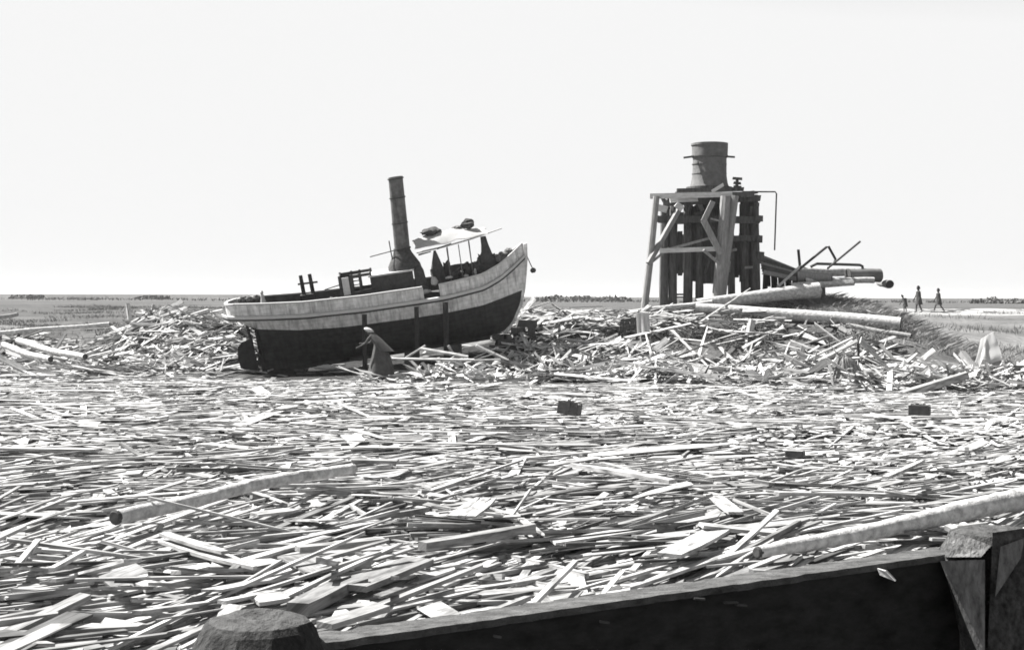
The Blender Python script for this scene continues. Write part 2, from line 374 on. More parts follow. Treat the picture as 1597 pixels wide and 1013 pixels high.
for sgn in (-1, 1):
    top, bot = [], []
    for x in hx:
        k, r = kel(x), rub(x); tw = min(max((wlz(x) - k) / (r - k), 0.0), 0.98)
        top.append([hull_pt(x, tw + (1 - tw) * i / 6, sgn) for i in range(7)])
        if x >= -4.9: bot.append([hull_pt(x, tw * (i / 10) ** 1.3, sgn) for i in range(11)])
    mb_t.loft(top, False, False, False); mb_b.loft(bot, False, False, False)
mb_t.build('hull_topside', 'white_paint', boat, True, True)
mb_b.build('hull_bottom', 'black_hull', boat, True, True)
kb = MB(); kb.box((-0.4, 0, -0.05), (8.1, 0.16, 0.14)); kb.build('keel', 'tarred_wood', boat, True)
st = MB(); st.bar((-4.5, 0, 0.0), (-4.53, 0, 1.6), 0.14, 0.16); st.build('sternpost', 'tarred_wood', boat, True)
sm_ = MB(); sm_.loft([[(x - 0.05, -0.06, z), (x + 0.07, -0.05, z), (x + 0.07, 0.05, z), (x - 0.05, 0.06, z)] for x, z in ((4.2, 0.02), (4.56, 0.37), (4.94, 1.0), (5.09, 1.5), (5.23, 2.1), (5.33, 2.6), (5.38, 3.12))])
sm_.build('stem', 'white_paint', boat, True)
# rubbing strake and moulding
for sgn in (-1, 1):
    rb = MB(); rings = []
    for x in hx:
        y = sgn * (brd(x) + 0.0); z = rub(x)
        rings.append([(x, y - sgn * 0.02, z - 0.01), (x, y + sgn * 0.075, z), (x, y + sgn * 0.075, z + 0.09), (x, y - sgn * 0.02, z + 0.11)])
    rb.loft(rings); rb.build('rubbing_strake', 'rail_paint', boat, True)
    rb = MB(); rb.loft([[(x, sgn * (brd(x) - 0.03), rub(x) - 0.075), (x, sgn * (brd(x) + 0.035), rub(x) - 0.07), (x, sgn * (brd(x) + 0.035), rub(x) - 0.015), (x, sgn * (brd(x) - 0.03), rub(x) - 0.015)] for x in hx])
    rb.build('moulding', 'cabin_dark', boat, True)
# bulwark in panels with posts between, cap rail, dark inner lining
def bpt(x, h, sgn, inset=0.0): return Vector((x, sgn * max(0.02, brd(x) - 0.05 - inset + 0.04 * h * (x > 2.5)), rub(x) + 0.10 + h))
BH = 0.40
edges = [-5.05, -4.62, -4.2, -3.75, -3.3, -2.85, -2.4, -1.85, -1.25, -0.65, -0.05, 0.55, 1.05, 1.5, 2.07, 2.62, 3.2, 3.72, 4.2, 4.65, 5.02, 5.28]
for sgn in (-1, 1):
    for i in range(len(edges) - 1):
        if edges[i] == 1.5 and sgn < 0: continue          # boarding gap in the bulwark
        a, b = edges[i] + 0.012, edges[i + 1] - 0.012
        p = MB(); rings = []
        for x in np.linspace(a, b, 4):
            rings.append([bpt(x, 0, sgn), bpt(x, BH, sgn), bpt(x, BH, sgn, 0.03), bpt(x, 0, sgn, 0.03)])
        p.loft(rings); p.build('bulwark_panel', 'white_paint', boat, True)
        q = MB(); q.bar(bpt(b + 0.012, -0.02, sgn, -0.008), bpt(b + 0.012, BH, sgn, -0.008), 0.035, 0.05); q.build('bulwark_post', 'pale_panel', boat, True)
    runs = [(-5.05, 1.5), (2.07, 5.28)] if sgn < 0 else [(-5.05, 5.28)]
    for a, b in runs:
        xs = np.linspace(a, b, int((b - a) / 0.2) + 2)
        p = MB(); p.loft([[bpt(x, BH, sgn, -0.045), bpt(x, BH + 0.05, sgn, -0.045), bpt(x, BH + 0.05, sgn, 0.075), bpt(x, BH, sgn, 0.075)] for x in xs]); p.build('cap_rail', 'rail_paint', boat, True)
        p = MB(); p.loft([[bpt(x, -0.05, sgn, 0.035), bpt(x, BH - 0.005, sgn, 0.035), bpt(x, BH - 0.005, sgn, 0.06), bpt(x, -0.05, sgn, 0.06)] for x in xs]); p.build('bulwark_lining', 'cabin_dark', boat, True)
# dark weather cloth above the far rail forward
xs = np.linspace(1.9, 4.3, 14)
p = MB(); p.loft([[bpt(x, BH + 0.06, 1, 0.0), bpt(x, BH + 0.30 + 0.03 * math.sin(5 * x), 1, 0.0), bpt(x, BH + 0.30 + 0.03 * math.sin(5 * x), 1, 0.03), bpt(x, BH + 0.06, 1, 0.03)] for x in xs]); p.build('weather_cloth', 'canvas_dark', boat, True)
# curved stern bulwark
arc = []
for k in range(13):
    t = math.pi / 2 * (k / 6 - 1); x = -5.05 - 0.40 * math.cos(t); y = 0.74 * math.sin(t); arc.append((x, y))
p = MB(); p.loft([[(x, y, 2.22), (x, y, 2.60), (x + 0.04, y * 0.95, 2.60), (x + 0.04, y * 0.95, 2.22)] for x, y in arc]); p.build('stern_bulwark', 'white_paint', boat, True)
p = MB(); p.loft([[(x - 0.03, y * 1.05, 2.60), (x - 0.03, y * 1.05, 2.65), (x + 0.08, y * 0.9, 2.65), (x + 0.08, y * 0.9, 2.60)] for x, y in arc]); p.build('stern_rail', 'rail_paint', boat, True)
dk = MB(); dk.loft([[(x, -max(brd(x) - 0.06, 0.02), rub(x) + 0.04), (x, 0, rub(x) + 0.09), (x, max(brd(x) - 0.06, 0.02), rub(x) + 0.04), (x, 0, rub(x) - 0.03)] for x in hx if -5.5 < x < 5.25]); dk.build('deck', 'dark_deck', boat, True)
# rudder, its stock and the propeller
p = MB(); out = [(-4.72, 0.06), (-5.15, 0.04), (-5.30, 0.18), (-5.34, 0.62), (-5.28, 1.0), (-5.12, 1.16), (-4.86, 1.22), (-4.72, 1.2)]
p.loft([[(x, -0.04, z) for x, z in out], [(x, 0.04, z) for x, z in out]]); rud = p.build('rudder', 'tarred_wood', boat, True)
p = MB(); p.tube([(-4.72, 0, -0.08), (-4.78, 0, 1.2), (-4.86, 0, 1.95)], 0.05, 8); p.build('rudder_stock', 'tarred_wood', rud, True)
p = MB(); p.box((-4.6, 0, -0.03), (0.5, 0.12, 0.1)); p.build('skeg', 'tarred_wood', boat, True)
p = MB(); p.tube([(-4.42, 0, 0.62), (-4.72, 0, 0.62)], [0.09, 0.06], 10); prop = p.build('propeller', 'rust_iron', boat, True)
for k in range(3):
    t = 2 * math.pi * k / 3 + 0.5; d = Vector((0, math.cos(t), math.sin(t))); s = Vector((0.5, -math.sin(t) * 0.86, math.cos(t) * 0.86)).normalized()
    c = Vector((-4.6, 0, 0.62)); rings = []
    for r_, w_ in ((0.05, 0.05), (0.2, 0.13), (0.33, 0.14), (0.42, 0.05)):
        a_, n_ = c + d * r_, s.cross(d) * 0.012; rings.append([a_ - s * w_ - n_, a_ + s * w_ - n_, a_ + s * w_ + n_, a_ - s * w_ + n_])
    p = MB(); p.loft(rings); p.build('blade', 'rust_iron', prop, True)
# deckhouse with gabled roof, door and open windows
zd = 1.98
for x in (-1.33, -0.92, -0.62, -0.22):
    for y in (-0.58, 0.58): p = MB(); p.box((x, y, zd + 0.52), (0.07, 0.06, 1.05)); p.build('deckhouse_post', 'cabin_dark', boat, True)
for sgn in (-1, 1):
    for a, b, z0, z1 in ((-1.295, -0.955, 0.0, 1.02 if sgn > 0 else 0.35), (-0.885, -0.655, 0.0, 0.42), (-0.585, -0.255, 0.0, 0.45), (-0.885, -0.655, 0.9, 1.02), (-0.585, -0.255, 0.92, 1.02)):
        p = MB(); p.box(((a + b) / 2, sgn * 0.58, zd + (z0 + z1) / 2), (b - a, 0.04, z1 - z0)); p.build('deckhouse_board', 'cabin_dark', boat, True)
    p = MB(); p.box((-0.77, sgn * 0.58, zd + 0.66), (0.23, 0.035, 0.035)); p.build('window_bar', 'cabin_dark', boat, True)
p = MB(); p.box((-1.33, 0.0, zd + 0.5), (0.04, 1.1, 1.0)); p.build('deckhouse_end', 'cabin_dark', boat, True)
p = MB(); p.box((-1.125, -0.58, zd + 0.66), (0.24, 0.045, 0.62)); p.build('deckhouse_door', 'pale_panel', boat, True)
p = MB(); p.loft([[(x, y * w, z + dz) for y, z, dz in ((-0.66, 0, 0), (0.66, 0, 0), (0.66, 0, 0.05), (-0.66, 0, 0.05))] for x, w, z in ((-1.42, 1, zd + 1.05), (-0.78, 1, zd + 1.22), (-0.16, 1, zd + 1.0))]); p.build('deckhouse_roof', 'cabin_dark', boat, True)
# engine casing
p = MB(); p.box((0.55, 0, zd + 0.34), (1.42, 1.16, 1.02)); cas = p.build('engine_casing', 'cabin_dark', boat, True)
p = MB(); p.box((0.5, 0, zd + 0.88), (1.62, 1.34, 0.055)); p.build('casing_roof', 'rail_paint', boat, True)
for x in (0.08, 0.42, 0.78, 1.1): p = MB(); p.box((x, -0.595, zd + 0.42), (0.035, 0.03, 0.8)); p.build('casing_batten', 'rust_iron', cas, True)
p = MB(); p.loft([[(1.28, -0.6, zd), (1.74, -0.6, zd), (1.74, 0.6, zd), (1.28, 0.6, zd)], [(1.30, -0.55, zd + 0.75), (1.66, -0.52, zd + 0.7), (1.66, 0.52, zd + 0.7), (1.30, 0.55, zd + 0.75)], [(1.32, -0.4, zd + 1.15), (1.52, -0.35, zd + 1.05), (1.52, 0.35, zd + 1.05), (1.32, 0.4, zd + 1.15)]]); p.build('boiler_front', 'rust_iron', boat, True)
# funnel
p = MB(); p.lathe([(0.60, 0), (0.57, 0.14), (0.46, 0.34), (0.34, 0.55), (0.285, 0.72)], (1.0, 0, zd + 0.9), 24); p.build('funnel_hood', 'rust_iron', boat, True, True)
p = MB(); p.lathe([(0.275, 0), (0.27, 0.9), (0.262, 1.8), (0.255, 2.58), (0.225, 2.58), (0.225, 2.2)], (1.02, 0, zd + 1.58), 28, (0.06, 0), True, False); fun = p.build('funnel', 'funnel_iron', boat, True, True)
for z in (0.95, 1.85, 2.52): p = MB(); p.lathe([(0.283, -0.02), (0.29, -0.02), (0.29, 0.02), (0.283, 0.02)], (1.02 + 0.06 * z, 0, zd + 1.58 + z), 28); p.build('funnel_band', 'rust_iron', fun, True)
p = MB(); p.lathe([(0.31, 0), (0.31, 0.05)], (1.02, 0, zd + 1.6), 28); p.build('funnel_collar', 'rust_iron', fun, True)
for sgn in (-1, 1):
    p = MB(); p.tube([(0.62, sgn * 0.15, zd + 0.95), (0.60, sgn * 0.15, zd + 1.95)], 0.018, 6); p.build('whistle_pipe', 'rust_iron', boat, True)
p = MB(); p.tube([(-0.15, -0.2, zd + 1.52), (0.85, -0.1, zd + 1.62)], 0.02, 6); p.build('spar', 'rope', boat, True)
# mooring bitts and what lies aft
p = MB(); p.tube([(-2.66, 0, zd), (-2.68, 0, zd + 1.22)], [0.085, 0.065], 10); b1 = p.build('bitt_post', 'tarred_wood', boat, True)
p = MB(); p.tube([(-2.33, 0, zd), (-2.36, 0, zd + 1.22)], [0.085, 0.065], 10); p.build('bitt_post', 'tarred_wood', boat, True)
p = MB(); p.tube([(-2.82, 0, zd + 0.92), (-2.12, 0, zd + 0.90)], 0.035, 8); p.build('bitt_bar', 'tarred_wood', boat, True)
p = MB(); p.box((-2.55, 0, zd + 0.3), (0.5, 0.4, 0.45)); p.build('bitt_base', 'tarred_wood', boat, True)
for k, (x, y, r_) in enumerate(((-4.85, 0.2, 0.13), (-4.62, 0.1, 0.11), (-4.4, 0.25, 0.12), (-4.68, 0.35, 0.1))):
    p = MB(); p.blob((x, y, 2.62), (r_ * 1.3, r_, r_), k, 0.5); p.build('rope_coil', 'rope', boat, True)
p = MB(); p.lathe([(0.1, 0), (0.07, 0.15), (0.05, 0.3), (0.07, 0.36), (0.03, 0.42)], (-4.1, -0.2, 2.48), 12); p.build('stern_post_light', 'rail_paint', boat, True)
p = MB(); p.tube([(-1.9, -0.3, zd + 0.62), (-1.36, -0.4, zd + 0.72)], 0.022, 6); p.build('hand_rail', 'tarred_wood', boat, True)
# awning forward: ridge spar, stanchions, torn white canvas, dark folded cloths
RP = [(1.5, 0.1, 3.36), (2.5, 0, 3.44), (3.5, -0.1, 3.58), (4.62, -0.2, 3.80)]
p = MB(); p.tube(RP, [0.03, 0.03, 0.027, 0.02], 8); p.build('awning_spar', 'rail_paint', boat, True)
for x, y in ((2.55, -0.62), (2.98, -0.6), (3.35, -0.55), (2.6, 0.7), (3.4, 0.6)):
    p = MB(); p.tube([(x, y, rub(x) + 0.1), (x + 0.02, y * 0.6, 3.36 + (x - 2) * 0.13)], 0.017, 6); p.build('awning_stanchion', 'rope', boat, True)
def sheet(fn, nu, nv, th=0.012):
    m = MB(); top = [[Vector(fn(i / nu, j / nv)) for j in range(nv + 1)] for i in range(nu + 1)]
    ring = lambda row: [p + Vector((0, 0, th)) for p in row] + [p - Vector((0, 0, th)) for p in reversed(row)]
    return m.loft([ring(r_) for r_ in top])
def cv(u, v):
    x = 1.45 + 2.6 * u + 0.05 * math.sin(v * 13); y = -0.75 + 1.6 * v + (0.16 * mnoise.noise(Vector((u * 7, 0, 5))) if v < 0.2 else 0)
    return (x, y, 3.60 + 0.05 * u * 2.6 + 0.34 * math.sin(math.pi * min(1, v * 1.1)) * (0.5 + 0.5 * math.sin(3 * u + 0.4)) + 0.10 * mnoise.noise(Vector((u * 6, v * 6, 2))))
sheet(cv, 14, 8).build('awning_canvas', 'canvas_white', boat, True, True)
for k, (x, y, z, a) in enumerate(((2.1, -0.1, 4.05, (0.36, 0.26, 0.13)), (3.45, -0.05, 4.12, (0.24, 0.2, 0.15)), (3.05, 0.1, 4.02, (0.2, 0.16, 0.08)))):
    p = MB(); p.blob((x, y, z), a, k + 20, 0.6, 14, 8); p.build('cloth_bundle', ('canvas_dark', 'canvas_dark', 'rope')[k], boat, True)
p = MB(); p.tube([(1.55, -0.72, 3.37), (2.0, -0.74, 3.42)], [0.035, 0.02], 6); p.build('canvas_fold', 'canvas_dark', boat, True)
p = MB(); p.tube([(2.22, -0.73, 3.48), (2.75, -0.72, 3.6)], [0.03, 0.015], 6); p.build('canvas_fold', 'canvas_dark', boat, True)
p = MB(); p.loft([[(2.14 + r_ * math.cos(t), -0.2 + r_ * 0.7 * math.sin(t), z) for t in np.linspace(0, 2 * math.pi, 10, endpoint=False)] for r_, z in ((0.34, 2.0), (0.27, 2.4), (0.22, 2.75), (0.12, 3.1), (0.04, 3.38))]); p.build('folded_awning', 'canvas_dark', boat, True)
p = MB(); p.loft([[(4.02 - 0.06 * (z - 2) + r_ * math.cos(t), -0.05 + r_ * 0.7 * math.sin(t), z) for t in np.linspace(0, 2 * math.pi, 10, endpoint=False)] for r_, z in ((0.48, 2.3), (0.36, 2.65), (0.2, 2.95), (0.13, 3.3), (0.10, 3.6))]); p.build('folded_awning', 'canvas_dark', boat, True)
for k, (x, y, z, r_) in enumerate(((4.3, 0.1, 2.72, 0.2), (4.55, 0.0, 2.82, 0.17), (4.75, 0.02, 2.93, 0.15), (4.95, 0.0, 2.9, 0.1), (4.42, -0.2, 2.72, 0.15))):
    p = MB(); p.blob((x, y, z), (r_, r_, r_ * 0.8), k + 40, 0.6); p.build('rope_heap', 'rope', boat, True)
for k, (x, y, z, a) in enumerate(((1.62, -0.75, 2.05, (0.17, 0.1, 0.07)), (1.95, -0.7, 2.35, (0.13, 0.1, 0.16)), (2.5, -0.65, 2.4, (0.14, 0.08, 0.05)), (3.1, -0.6, 2.36, (0.09, 0.07, 0.06)), (3.45, -0.5, 2.45, (0.05, 0.06, 0.12)))):
    p = MB(); p.blob((x, y, z), a, k + 60, 0.5); p.build('deck_bundle', 'cloth_pale', boat, True)
for k, (x, y, z, a, m_) in enumerate(((2.75, -0.2, 2.25, (0.28, 0.3, 0.34), 'cloth_dark'), (3.25, 0.0, 2.35, (0.22, 0.25, 0.38), 'canvas_dark'), (3.6, -0.15, 2.5, (0.25, 0.25, 0.3), 'rust_iron'), (3.75, 0.2, 2.7, (0.12, 0.14, 0.3), 'cloth_mid'), (2.45, 0.15, 2.35, (0.16, 0.2, 0.45), 'cloth_dark'), (-1.75, 0.1, 2.1, (0.22, 0.3, 0.16), 'canvas_dark'), (-3.4, 0.1, 2.15, (0.3, 0.35, 0.14), 'rope'))):
    p = MB(); p.blob((x, y, z), a, k + 120, 0.9, 14, 9); p.build('deck_gear', m_, boat, True)
p = MB(); p.tube([(5.36, 0, 2.75), (5.47, -0.03, 2.35), (5.52, -0.04, 2.2)], 0.018, 6); hb = p.build('anchor_line', 'rope', boat, True)
p = MB(); p.lathe([(0.03, 0.16), (0.09, 0.12), (0.11, 0.05), (0.07, -0.02)], (5.53, -0.04, 2.06), 10); p.build('anchor_block', 'rust_iron', hb, True)

for k, (px_, py_, d_, a_, lab) in enumerate(((508, 572, 48.6, (0.42, 0.2, 0.07), 'small white bundle lying under the hull near the stern'),)):
    q_ = at(px_, py_, d_); q_.z = max(q_.z, float(TZ(q_.x, q_.y)) + 0.05)
    tag(MB().blob(q_, a_, 90 + k, 0.7, 14, 8).build('cloth_heap', 'canvas_white'), lab, 'cloth')
# timber shores against the hull and dark blocks under the bow
def bw_(x, y, z): return BM @ Vector((x, y, z))
for i, (x, w_, lab) in enumerate(((-0.62, 0.17, 'dark timber shore propping the launch, nearest the stern'), (1.2, 0.16, 'dark timber shore propping the launch below the funnel'), (2.22, 0.19, 'dark timber shore propping the launch, nearest the bow'))):
    a = bw_(x, -brd(x) - 0.16, rub(x) - 0.1); b = a + Vector((0.06, -0.28, 0)); b.z = tz(b.x, b.y) - 0.15
    p = MB(); p.tube([b, (a + b) / 2 + Vector((0.01, -0.02, 0)), a], w_ / 2, 8, True, 0.05)
    tag(p.build('shore_post', 'tarred_wood'), lab, 'timber prop', 'shores along the hull')
def block_stack(name, label, px, py, d, wid, rows, seed):
    rq = random.Random(seed); b = at(px, py, d); b.z = tz(b.x, b.y) - 0.15
    t = thing(name, label, 'timber blocks', b); z = b.z
    for k in range(rows):
        h = rq.uniform(0.16, 0.26)
        for m_ in range(3 if k % 2 else 2):
            l = wid * rq.uniform(0.75, 1.25); o_ = (m_ - 0.5) * wid * (0.6 if k % 2 == 0 else 0.38); an = rq.uniform(-0.2, 0.2) + (math.pi / 2 if k % 2 else 0)
            dv = Vector((math.cos(an), math.sin(an), rq.uniform(-.06, .06))) * l / 2; nv = Vector((-math.sin(an), math.cos(an), 0)) * o_
            c_ = Vector((b.x, b.y, z + h / 2)) + nv + Vector((rq.uniform(-.06, .06), 0, 0))
            MB().bar(c_ - dv, c_ + dv, h * rq.uniform(0.9, 1.3), h, jag=0.05).build('block', 'block_dark', t)
        z += h
    return t
block_stack('keel_blocks', 'stack of dark timber blocks under the forefoot of the launch', 786, 520, 50.6, 0.6, 4, 3)
block_stack('timber_crib', 'dark crib of heavy timbers on the slip just beyond the bow', 822, 515, 51.2, 0.75, 5, 4)
for i, (px, py, lab) in enumerate(((640, 556, 'low dark block under the keel amidships'), (710, 545, 'low dark block under the keel towards the bow'), (470, 580, 'low dark block under the keel near the stern'))):
    b = at(px, py, 50.5); z0 = tz(b.x, b.y) - 0.1
    x_l = (b.x - BO.x) / math.cos(YAW); top = bw_(x_l, 0, -0.12).z
    p = MB(); p.bar((b.x, b.y - 0.6, (z0 + top) / 2), (b.x + 0.05, b.y + 0.6, (z0 + top) / 2), 0.34, max(0.12, top - z0), jag=0.05)
    tag(p.build('keel_block', 'block_dark'), lab, 'timber block', 'blocks under the keel')

# ------------------------------------------------------------------ the timber tower with its iron tank
TB = at(1090, 474, 61); TB.z = tz(TB.x, TB.y) - 0.1
tower = thing('timber_tower', 'ruined pile tower of dark timbers and pale braces carrying a round iron tank', 'tower', TB)
def gnd(p, dz=-0.2): return Vector((p.x, p.y, tz(p.x, p.y) + dz))
def pole(name, m, a, b, w, d0, d1=None, foot=False, n=9, wob=0.06):
    p0, p1 = at(a[0], a[1], d0), at(b[0], b[1], d1 or d0)
    if foot: p0 = gnd(p0)
    r_ = w / F * d0 / 2
    o = MB().tube([p0, p0.lerp(p1, 0.5) + Vector((random.uniform(-.03, .03), 0, 0)), p1], [r_ * 1.06, r_, r_ * 0.94], n, True, wob).build(name, m, tower); return o
def brace(name, m, a, b, w, d0, d1=None, th=None):
    p0, p1 = at(a[0], a[1], d0), at(b[0], b[1], d1 or d0); w = w / F * d0
    return MB().bar(p0, p1, th or w * 0.8, w, jag=0.03).build(name, m, tower)
# dark piles, two rows
for px, w, top in ((1037, 14, 345), (1051, 13, 318), (1073, 14, 316), (1091, 12, 314), (1139, 11, 342), (1160, 13, 308), (1175, 15, 304)):
    pole('pile', 'tower_dark', (px - 4 * (1090 - px) / 90, 470), (px, top), w, 60.8, foot=True)
for px, w, top in ((1036, 12, 330), (1049, 10, 345), (1074, 12, 312), (1090, 11, 312), (1124, 12, 312), (1140, 9, 372), (1168, 14, 312)):
    pole('pile', 'tower_dark', (px, 470), (px, top), w, 63.2, foot=True)
# upright boards closing in the upper part
def boards(x0, x1, y0, y1, d, wpx, m='tower_dark'):
    x = x0
    while x < x1:
        w = wpx * random.uniform(0.85, 1.15); a = at(x + w / 2, y0 + random.uniform(-4, 4), d + random.uniform(-.02, .02)); b = at(x + w / 2, y1 + random.uniform(-3, 5), d)
        MB().bar(a, b, w / F * d * 0.97, 0.05, (0, 1, 0), 0.02).build('wall_board', m, tower); x += w
boards(1066, 1128, 322, 440, 61.3, 8.5)
boards(1037, 1058, 360, 425, 61.4, 7)
boards(1040, 1056, 322, 346, 61.4, 8)
boards(1066, 1100, 320, 372, 60.95, 8)
boards(1153, 1180, 318, 442, 61.5, 8)
boards(1040, 1138, 330, 345, 62.8, 9)
boards(1090, 1138, 318, 425, 62.6, 9)
boards(1057, 1068, 362, 424, 62.7, 8)
boards(1136, 1156, 368, 428, 62.5, 9)
# walings and cap timbers
brace('waling', 'tower_pile', (1027, 342), (1183, 343), 11, 60.4)
brace('waling', 'tower_dark', (1030, 345), (1186, 342), 10, 63.5)
brace('waling', 'tower_dark', (1140, 372), (1184, 371), 9, 60.45)
brace('cap_timber', 'tower_pile', (1034, 317), (1186, 309), 9, 60.3)
brace('cap_timber', 'tower_dark', (1040, 313), (1182, 309), 10, 63.4)
brace('top_beam', 'tower_beam', (1014, 306), (1142, 303), 8, 59.5)
brace('top_beam', 'tower_pile', (1128, 306), (1176, 302), 9, 59.55)
brace('low_rail', 'tower_dark', (1048, 459), (1070, 459), 3, 60.9)
brace('low_rail', 'tower_dark', (1048, 463), (1070, 463), 2.5, 60.9)
brace('low_rail', 'tower_dark', (1050, 425), (1072, 423), 4, 60.9)
# pale outer legs and braces
pole('outer_leg', 'tower_pole', (1004, 472), (1024, 306), 11, 59.3, foot=True)
pole('outer_leg', 'tower_pole', (1117, 470), (1132, 306), 17, 59.2, foot=True)
pole('outer_leg', 'tower_pole', (1123, 470), (1146, 305), 13, 59.35, foot=True)
brace('cross_brace', 'tower_beam', (1029, 391), (1118, 388), 7, 59.1)
brace('diagonal_brace', 'tower_pole', (1011, 411), (1059, 326), 7.5, 59.0, 60.1)
brace('diagonal_brace', 'tower_pole', (1030, 392), (1112, 370), 4, 59.6)
brace('diagonal_brace', 'tower_pole', (1010, 414), (1044, 386), 4, 59.3)
brace('diagonal_brace', 'tower_pole', (1097, 343), (1124, 396), 9, 58.95)
brace('diagonal_brace', 'tower_pole', (1097, 345), (1112, 314), 8, 59.0)
brace('diagonal_brace', 'tower_pole', (1097, 390), (1123, 412), 4.5, 58.95)
brace('diagonal_brace', 'tower_pole', (1109, 341), (1130, 346), 2.5, 58.9)
brace('loose_board', 'tower_beam', (1045, 312), (1088, 310), 8, 59.9)
brace('loose_board', 'tower_beam', (1054, 318), (1064, 326), 9, 59.7)
brace('loose_board', 'tower_beam', (1024, 323), (1040, 327), 10, 60.2)
brace('loose_board', 'tower_beam', (1110, 299), (1128, 288), 5, 59.5)
rt_ = random.Random(5)
for k in range(34):
    x = rt_.uniform(1030, 1182); y = rt_.choice([rt_.uniform(308, 350), rt_.uniform(350, 440), rt_.uniform(440, 468)]); l = rt_.uniform(8, 26); an = rt_.choice([rt_.uniform(-0.3, 0.3), rt_.uniform(1.2, 1.9), rt_.uniform(0, 3.1)])
    if abs(x - 1061) < 10 or abs(x - 1150) < 9 or y > 436: continue
    brace('broken_board', rt_.choice(['tower_dark', 'tower_pile', 'tower_dark', 'tower_pole']), (x - l / 2 * math.cos(an), y - l / 2 * math.sin(an)), (x + l / 2 * math.cos(an), y + l / 2 * math.sin(an)), rt_.uniform(2.5, 6), 60.5 + rt_.uniform(-0.3, 0.1), 60.5 + rt_.uniform(-0.4, 0.4))
for k, (x, y, w_, h_) in enumerate(((1184, 340, 12, 9), (1028, 341, 9, 10), (1184, 372, 8, 11), (1186, 398, 10, 12), (1180, 318, 8, 6))):
    brace('timber_stub', 'tower_pile', (x - w_ / 2, y), (x + w_ / 2, y + 1), h_, 60.2)
# platform planks
for k in range(9):
    y = 59.8 + k * 0.42
    z = at(1100, 301, 60).z
    MB().bar((at(1053, 300, 61).x - random.uniform(0, .25), y, z), (at(1166, 300, 61).x + random.uniform(0, .3), y, z), 0.39, 0.06, jag=0.04).build('platform_plank', 'tower_pile', tower)
# the tank
TC = at(1106, 292, 61.6)
sc_ = 61.6 / F
TH = 68 * sc_
tk = MB().lathe([(31 * sc_, 0), (28.5 * sc_, 6 * sc_), (26.5 * sc_, 18 * sc_), (26 * sc_, 45 * sc_), (27.6 * sc_, 46 * sc_), (27.9 * sc_, TH), (26.9 * sc_, TH), (26.9 * sc_, TH - 0.25)], TC, 36, (0.012, 0)).build('tank', 'tank_iron', tower, False, True)
for z in (20 * sc_, 35 * sc_): MB().lathe([(26.4 * sc_, z), (27 * sc_, z), (27 * sc_, z + 0.04), (26.4 * sc_, z + 0.04)], TC, 36).build('tank_hoop', 'tank_iron', tk)
MB().lathe([(27.9 * sc_, 47 * sc_), (29 * sc_, 47 * sc_), (29 * sc_, 49 * sc_), (27.9 * sc_, 49 * sc_)], TC, 36).build('tank_rim', 'tank_iron', tk)
MB().lathe([(27.95 * sc_, TH - 0.1), (28.6 * sc_, TH - 0.1), (28.6 * sc_, TH - 0.02), (27.95 * sc_, TH - 0.02)], TC, 36).build('tank_lip', 'tank_iron', tk)
for a, b in (((1066, 246), (1082, 244)), ((1131, 244), (1146, 245))):
    MB().bar(at(*a, 61.2), at(*b, 61.2), 0.07, 0.08).build('tank_bracket', 'tower_pile', tower)
MB().lathe([(33 * sc_, -5 * sc_), (36 * sc_, -4 * sc_), (36 * sc_, 0), (31 * sc_, 0)], TC, 24).build('tank_seat', 'tower_pile', tower)
brace('seat_timber', 'tower_pile', (1056, 297), (1160, 295), 6, 60.6)
# valve and hanging pipe
for y, w in ((278, 14), (285, 11), (291, 13)): brace('valve_block', 'tower_pile', (1150 - w / 2, y), (1150 + w / 2, y + 1), 4, 60.8)
pole('valve_stem', 'tower_dark', (1150, 298), (1150, 277), 5, 60.8)
p0, p1, p2, p3 = at(1158, 299, 60.6), at(1209, 299, 60.4), at(1211, 302, 60.4), at(1208, 390, 60.2)
MB().tube([p0, p1, p2, p3], 0.032, 7).build('hanging_pipe', 'rust_iron', tower)

# ------------------------------------------------------------------ heap of pipes, drums and beams beside the tower
def single(name, m, label, cat, mb, group=None, smooth=False):
    return tag(mb.build(name, m, None, False, smooth), label, cat, group)
ph = thing('collapsed_shed', 'collapsed dark plank roof sloping down beside the tower', 'ruin', gnd(at(1235, 440, 61.5)))
for k in range(7):
    a = at(1184 + k * 1.0, 399 + k * 4.2, 62.2 - k * 0.25); b = at(1246 + k * 7, 424 + k * 3.4, 62.0 - k * 0.25)
    MB().bar(a, b, 0.22, 0.06, (0.2, -0.8, 0.6), 0.05).build('roof_plank', 'tower_pile' if k % 3 else 'tower_pole', ph)
for a, b, w in (((1195, 412), (1192, 470), 0.2), ((1240, 424), (1240, 462), 0.2), ((1282, 432), (1284, 458), 0.2)):
    q = at(*b, 62.3); MB().bar(gnd(q), at(*a, 62.3), w, w).build('shed_post', 'tower_dark', ph)
for k in range(8):
    a = at(1196 + k * 11, 418 + k * 3.0, 62.4); b = at(1197 + k * 11, 447 + k * 1.5, 62.4)
    MB().bar(a, b, 0.28, 0.05, (0, 1, 0), 0.06).build('shed_board', 'tower_dark', ph)
single('leaning_board', 'tower_beam', 'pale board leaning against the collapsed shed by the tower', 'board', MB().bar(at(1213, 447, 59.8), at(1248, 415, 60.6), 0.09, 0.16, (0, 1, 0)))
D = 60.5
single('bent_pipe', 'rust_iron', 'bent iron pipe rising to a sharp elbow above the heap', 'pipe', MB().tube([at(1246, 420, D), at(1289, 385, D), at(1292, 384, D), at(1303, 404, D), at(1300, 412, D)], 0.055, 8), 'iron pipes on the heap')
single('straight_pipe', 'rust_iron', 'straight thin iron rod pointing up to the right out of the heap', 'pipe', MB().tube([at(1290, 419, D - .2), at(1342, 376, D - .6)], 0.045, 8), 'iron pipes on the heap')
